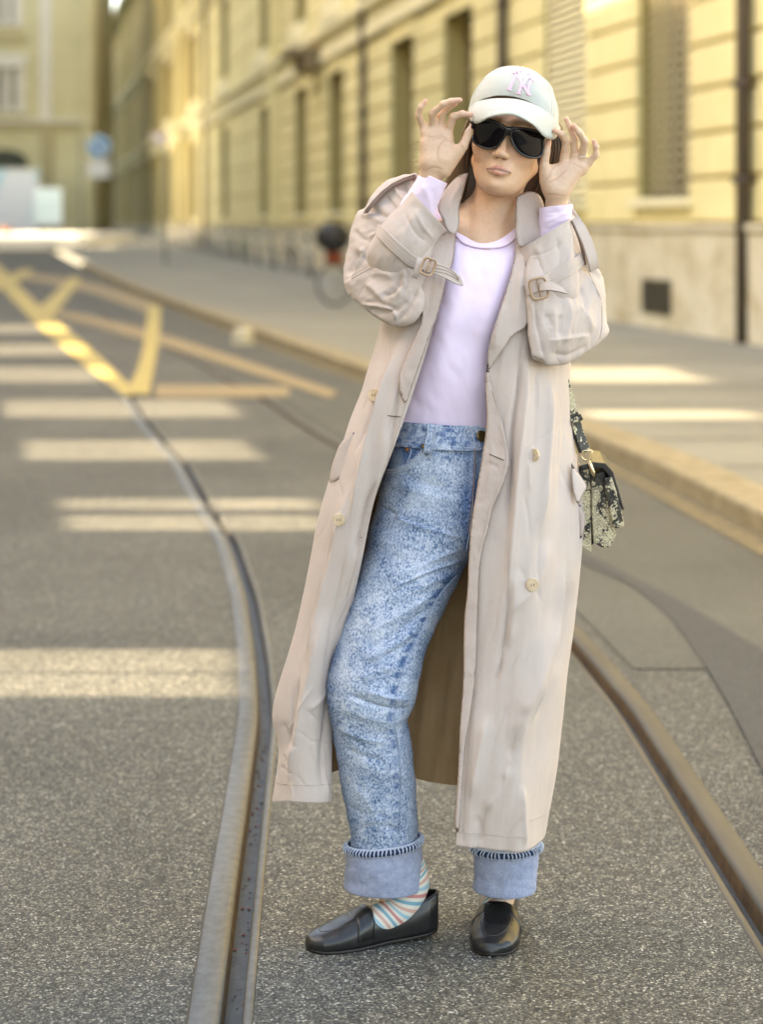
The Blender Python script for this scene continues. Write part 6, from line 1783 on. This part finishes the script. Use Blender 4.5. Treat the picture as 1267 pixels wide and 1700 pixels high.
def shoe(heel, toe, name_label, lift_heel=0.0, side=1, ankle=None, wide=1.0):
    H = np.array(heel, float); T_ = np.array(toe, float)
    fd = T_ - H; Lg = np.linalg.norm(fd); fd /= Lg
    rt = np.array([fd[1], -fd[0], 0.]); up_ = np.array([0, 0, 1.])
    s_ = Lg / .262
    def Wd(t, kind=0):
        v = np.interp(t, [0, .03, .10, .22, .40, .55, .68, .80, .90, .96, .99, 1], [.004, .018, .0285, .0315, .0305, .0365, .0415, .0400, .0325, +.0215, .011, .0006])
        return v * s_ * wide
    def Top(t): return np.interp(t, [0, .1, .25, .40, .50, .56, .70, .82, .92, .98, 1], [.066, .062, .052, .046, .056, .061, .045, .033, .0245, .017, .0015]) * s_
    def bend(t): return .004 * (t > .85) * ((t - .85) / .15) ** 2 * s_ + lift_heel * np.clip((.62 - t) / .62, 0, 1) ** 1.4
    def off(t): return side * .006 * math.sin(math.pi * min(1, t)) * s_
    t0 = .505
    n = 90; m = 40
    V = []
    for i in range(n):
        t = 1 - math.cos(math.pi * (i / (n - 1)) ** 1.0 * .5) if False else i / (n - 1)
        t = .5 - .5 * math.cos(math.pi * t) if True else t
        w = float(Wd(t)); hgt = float(Top(t)); z0 = float(bend(t)) + .006 * s_ ; o = off(t)
        a = .70 * w * math.sqrt(max(0, 1 - (t / t0) ** 3.5)) if t < t0 else 0.0
        for j in range(m):
            q = j / (m - 1)                    # 0 right sole edge .. 1 left sole edge over the top
            sg_ = 1 if q < .5 else -1
            u = min(q, 1 - q) * 2              # 0 sole edge .. 1 rim / centre
            ang = u * math.pi / 2
            if t < .10:                        # heel counter closes round the back
                pass
            xx = a + (w - a) * math.cos(ang) ** .62
            zz = hgt * math.sin(ang) ** .85
            belly = .07 * w * math.sin(math.pi * min(1, u * 1.6)) if u < .62 else 0
            V.append(H + fd * (t * Lg) + rt * (sg_ * (xx + belly) + o) + up_ * (z0 + zz))
    V = np.array(V).reshape(n, m, 3)
    F = []
    for i in range(n - 1):
        tm = .5 - .5 * math.cos(math.pi * (i + .5) / (n - 1))
        for j in range(m - 1):
            if tm < t0 and j == m // 2 - 1: continue
            F.append((i * m + j, i * m + j + 1, (i + 1) * m + j + 1, (i + 1) * m + j))
    Vv = V.reshape(-1, 3)
    Fn = np.array(F); N = vnorm(Vv, Fn); c = Vv.mean(0)
    if np.mean(np.sum(N * (Vv - c), 1)) < 0: Fn = Fn[:, ::-1]
    sh = mesh('shoe', Vv, Fn, leather, person, solid=.0025)
    reg(name_label, Vv, Fn)
    # rim piping round the opening
    kk = [i for i in range(n) if (.5 - .5 * math.cos(math.pi * i / (n - 1))) < t0]
    rim = [V[i, m // 2 - 1] for i in kk[::-1]] + [V[i, m // 2] for i in kk]
    v, f = tube_geo(np.array(rim), .0022, 6, cap=True); mesh('topline', v, f, edge_, sh)
    # saddle strap over the vamp
    sv = []
    tl = np.linspace(.535, .665, 12)
    for t in tl:
        w = float(Wd(t)); hgt = float(Top(t)); z0 = float(bend(t)) + .006 * s_; o = off(t)
        e = .0020 if t not in (tl[0], tl[-1]) else .0004
        for j in range(31):
            q = j / 30; sg_ = 1 if q < .5 else -1; u = .10 + .90 * min(q, 1 - q) * 2; ang = u * math.pi / 2
            sv.append(H + fd * ((t - .02 * math.sin(ang)) * Lg) + rt * (sg_ * (w * math.cos(ang) ** .62 + e + (.07 * w * math.sin(math.pi * min(1, u * 1.6)) if u < .62 else 0)) + o) + up_ * (z0 + hgt * math.sin(ang) ** .85 + e))
    fv = gridfaces(12, 31); sv = np.array(sv)
    if np.mean(np.sum(vnorm(sv, fv) * (sv - c), 1)) < 0: fv = fv[:, ::-1]
    mesh('vamp_strap', sv, fv, leather, sh, solid=.0016)
    # apron seam on the toe
    ap = []
    for q in np.linspace(0, 1, 30):
        a_ = math.pi * q
        t = .66 + .235 * math.sin(a_); w = float(Wd(t)); hgt = float(Top(t)); z0 = float(bend(t)) + .006 * s_
        xo = .64 * float(Wd(.72)) * math.cos(a_)
        cc = min(.999, abs(xo) / w) ** (1 / .62); ang = math.acos(cc)
        ap.append(H + fd * (t * Lg) + rt * (xo + off(t)) + up_ * (z0 + hgt * math.sin(ang) ** .85 + .0008))
    v, f = tube_geo(np.array(ap), .0013, 6); mesh('apron_seam', v, f, edge_, sh)
    # sole and heel
    so = MB(); ts = np.linspace(0, 1, 40)
    ring = []
    for t in ts: ring.append(H + fd * (t * Lg) + rt * (float(Wd(t)) * 1.03 + off(t)) + up_ * float(bend(t)))
    for t in ts[::-1]: ring.append(H + fd * (t * Lg) + rt * (-float(Wd(t)) * 1.03 + off(t)) + up_ * float(bend(t)))
    k = len(ring)
    vv = [tuple(p) for p in ring] + [tuple(p + up_ * .0062 * s_) for p in ring]
    ff = [(i, (i + 1) % k, (i + 1) % k + k, i + k) for i in range(k)]
    for i in range(39): 
        ff.append((i, 79 - i, 79 - i - 1, i + 1)); ff.append((i + k, i + 1 + k, 79 - i - 1 + k, 79 - i + k))
    mesh('sole', vv, ff, solem, sh)
    # sock
    an = np.array(ankle, float)
    path = catmull([an + up_ * .06 + np.array([-.015, 0, 0]), an + up_ * .03 + np.array([-.006, 0, 0]), an, H + fd * (.30 * Lg) + up_ * (.056 + lift_heel * .5), H + fd * (.44 * Lg) + up_ * (.040 + lift_heel * .3), H + fd * (.60 * Lg) + up_ * .030], 60)
    rr = np.interp(np.linspace(0, 1, 60), [0, .3, .5, .7, .85, 1], [.036, .036, .0345, .031, .029, .027]) * s_
    v, f = tube_geo(path, rr, 36)
    u = np.repeat(np.linspace(0, 1, 60), 36) + .05 * np.sin(np.tile(np.arange(36), 60) * 2 * math.pi / 36 * 1)
    mesh('sock', v, f, sockm, person, attrs={'u': u})
# heel, toe positions on the ground
shoe((.112, 3.865, 0.0), (-.148, 3.775, 0.0), 'shL', lift_heel=.012, side=1, ankle=(.058, 3.848, .105))
shoe((.2430, 3.995, 0.0), (.2120, 3.738, 0.0), 'shR', lift_heel=.004, side=-1, ankle=(.238, 3.93, .10), wide=1.16)

# ================================================================ SNAKESKIN HANDBAG
snake = Mat('snakeskin', rough=.35, spec=.5)
vz = snake.voro(300, 'F1', 'Color', stretch=(1, 1, .8)); vd = snake.voro(300, 'DISTANCE_TO_EDGE', stretch=(1, 1, .8))
_sp = snake.n('ShaderNodeSeparateColor'); snake.l(vz, _sp.inputs[0])
bl = snake.noise(34, 2, .5, dist=.5, stretch=(1, 1, .55))
pt_ = snake.math('ADD', snake.math('MULTIPLY', bl, 1.0), snake.math('MULTIPLY', _sp.outputs[0], .16))
patch_ = snake.ramp(pt_, [(.60, 0.0), (.62, 1.0)], 'LINEAR')
scale_ = snake.ramp(vd, [(.03, 0.0), (.12, 1.0)])
colr = snake.mix(patch_, (.68, .57, .36), (.018, .014, .010))
colr = snake.mix(snake.ramp(_sp.outputs[1], [(.5, 0.0), (1, .5)]), colr, (.20, .16, .10))
snake.color(snake.mix(1, colr, snake.ramp(scale_, [(0, .30), (1, 1.0)]), 'MULTIPLY'))
snake.bump(scale_, .5, .001)
blackl = Mat('black_bag_leather', (.012, .010, .009), .3)
hwm = Mat('pale_gold_hardware', (.62, .50, .32), .25, 1.0)
bag = empty('handbag', tuple(P3(990, 850, .06)), 'small black and cream snakeskin shoulder bag hanging at her right-hand coat side', 'handbag')
def slab(name, poly, d0, d1, mat, par, bev=.003, smoothc=False):
    P = np.array(poly, float)
    if smoothc: P = catmull(np.vstack([P, P[:1]]), len(P) * 5)[:-1]
    n = len(P)
    V = np.vstack([P3(P[:, 0], P[:, 1], d0), P3(P[:, 0], P[:, 1], d0) + np.array([.06 * (d1 - d0), d1 - d0, 0])])
    area = np.sum(P[:, 0] * np.roll(P[:, 1], -1) - P[:, 1] * np.roll(P[:, 0], -1))
    F = [tuple(range(n)), tuple(range(n, 2 * n))[::-1]] + [(i, i + n, (i + 1) % n + n, (i + 1) % n) for i in range(n)]
    if area > 0: F = [f[::-1] for f in F]
    # screen y runs downwards, so the winding above faces the camera after this flip
    F = [f[::-1] for f in F]
    return mesh(name, V, F, mat, par, smooth=False, bevel=bev)
slab('back_compartment', [(962, 772), (976, 770), (982, 800), (982, 850), (983, 918), (963, 908), (962, 840)], .015, .20, snake, bag)
slab('front_compartment', [(983, 790), (1004, 782), (1010, 820), (1020, 880), (1024, 888), (1014, 909), (998, 909), (986, 900), (983, 850)], .010, .20, snake, bag)
slab('gusset', [(977, 790), (988, 786), (990, 840), (986, 905), (979, 905)], .022, .20, blackl, bag)
slab('flap', [(964, 773), (985, 767), (1006, 769), (1019, 783), (1028, 812), (1038, 847), (1033, 846), (1022, 815), (1013, 792), (1002, 779), (985, 776), (968, 782)], .0, .21, blackl, bag, .002)
slab('front_tab', [(1003, 794), (1016, 791), (1024, 815), (1037, 868), (1036, 876), (1020, 878), (1011, 840)], -.004, .20, snake, bag)
st = catmull([(929, 600, -.02), (934, 622, -.012), (943, 648, -.004), (951, 680, .0), (958, 706, .004), (966, 730, .004), (973, 750, .002)], 40)
C = P3(st[:, 0], st[:, 1], st[:, 2]); Nn_ = np.tile(np.array([[.45, -.85, .1]]), (40, 1))
ribbon('strap', None, None, 9, snake, bag, .004, C=(C.copy(), Nn_.copy()))
ribbon('strap_edge', None, None, 9, blackl, bag, .004, C=(C + np.array([-.004, .004, 0]), Nn_.copy()))
ribbon('strap_keeper', None, None, 11, snake, bag, .009, C=(P3([955, 959], [692, 701], [-.001, .0]) , Nn_[:2].copy()))
dr_ = [(969, 748), (966, 757), (970, 763), (977, 764), (982, 758), (983, 748)]
C = catmull(dr_, 24); v, f = tube_geo(P3(C[:, 0], C[:, 1], 0 * C[:, 0] - .002), .0019, 8, closed=True); mesh('ring', v, f, hwm, bag)
v, f = tube_geo(P3([977, 981, 985, 988], [763, 772, 784, 794], [-.006, -.008, -.008, -.006]), [.003, .0042, .0044, .003], 10); cl = mesh('clasp', v, f, hwm, bag)
C = catmull([(984, 794), (981, 801), (984, 808), (990, 806), (991, 798), (987, 793)], 24); v, f = tube_geo(P3(C[:, 0], C[:, 1], 0 * C[:, 0] - .006), .0017, 8, closed=True); mesh('clasp_ring', v, f, Mat('dark_metal', (.05, .045, .04), .3, .9), cl)
# ================================================================ loose grit on the asphalt, crumbs in the rail groove
gritm = Mat('grit_stone', rough=.9)
gritm.color(gritm.ramp(gritm.noise(60, 2), [(.35, (.10, .09, .075)), (.5, (.24, .22, .18)), (.65, (.42, .39, .33))]))
oct_v = np.array([(1, 0, 0), (-1, 0, 0), (0, 1, 0), (0, -1, 0), (0, 0, 1), (0, 0, -1)], float)
oct_f = [(0, 2, 4), (2, 1, 4), (1, 3, 4), (3, 0, 4), (2, 0, 5), (1, 2, 5), (3, 1, 5), (0, 3, 5)]
gv, gf = [], []
def stone(x, y, z, r):
    o = len(gv); a = rnd.uniform(0, 6.28); c, s = math.cos(a), math.sin(a)
    for v in oct_v:
        q = v * r * np.array([rnd.uniform(.7, 1.4), rnd.uniform(.7, 1.2), rnd.uniform(.4, .7)])
        gv.append((x + q[0] * c - q[1] * s, y + q[0] * s + q[1] * c, z + q[2] + r * .25))
    gf.extend([tuple(i + o for i in f) for f in oct_f])
for k in range(5200):
    y = 3.2 + 5.5 * rnd.random() ** 1.5; x = rnd.uniform(-.22 * y - .1, .22 * y + .2)
    a, b = float(railL(y)), float(railR(y))
    if a - .07 < x < a + .07 or b - .07 < x < b + .07: continue
    stone(x, y, 0, rnd.choice([.0012, .0016, .002, .0024, .0034]))
meta(mesh('loose_grit', gv, gf, gritm, smooth=False), 'small loose grit stones scattered over the asphalt between and beside the rails', 'grit', kind='stuff')
gv, gf = [], []
for k in range(120):
    y = rnd.uniform(3.3, 6); stone(float(railL(y)) + rnd.uniform(.008, .034), y, -.041, rnd.choice([.0015, .002, .003, .005]))
    y = rnd.uniform(3.6, 6); stone(float(railR(y)) - rnd.uniform(.008, .034), y, -.041, rnd.choice([.0015, .002, .003]))
redl = Mat('crumbled_leaf', rough=.8); redl.color(redl.ramp(redl.noise(30, 2), [(.45, (.05, .045, .04)), (.55, (.22, .07, .04))]))
meta(mesh('groove_debris', gv, gf, redl, smooth=False), 'dark crumbs and reddish leaf bits lying in the rail grooves', 'debris', kind='stuff')
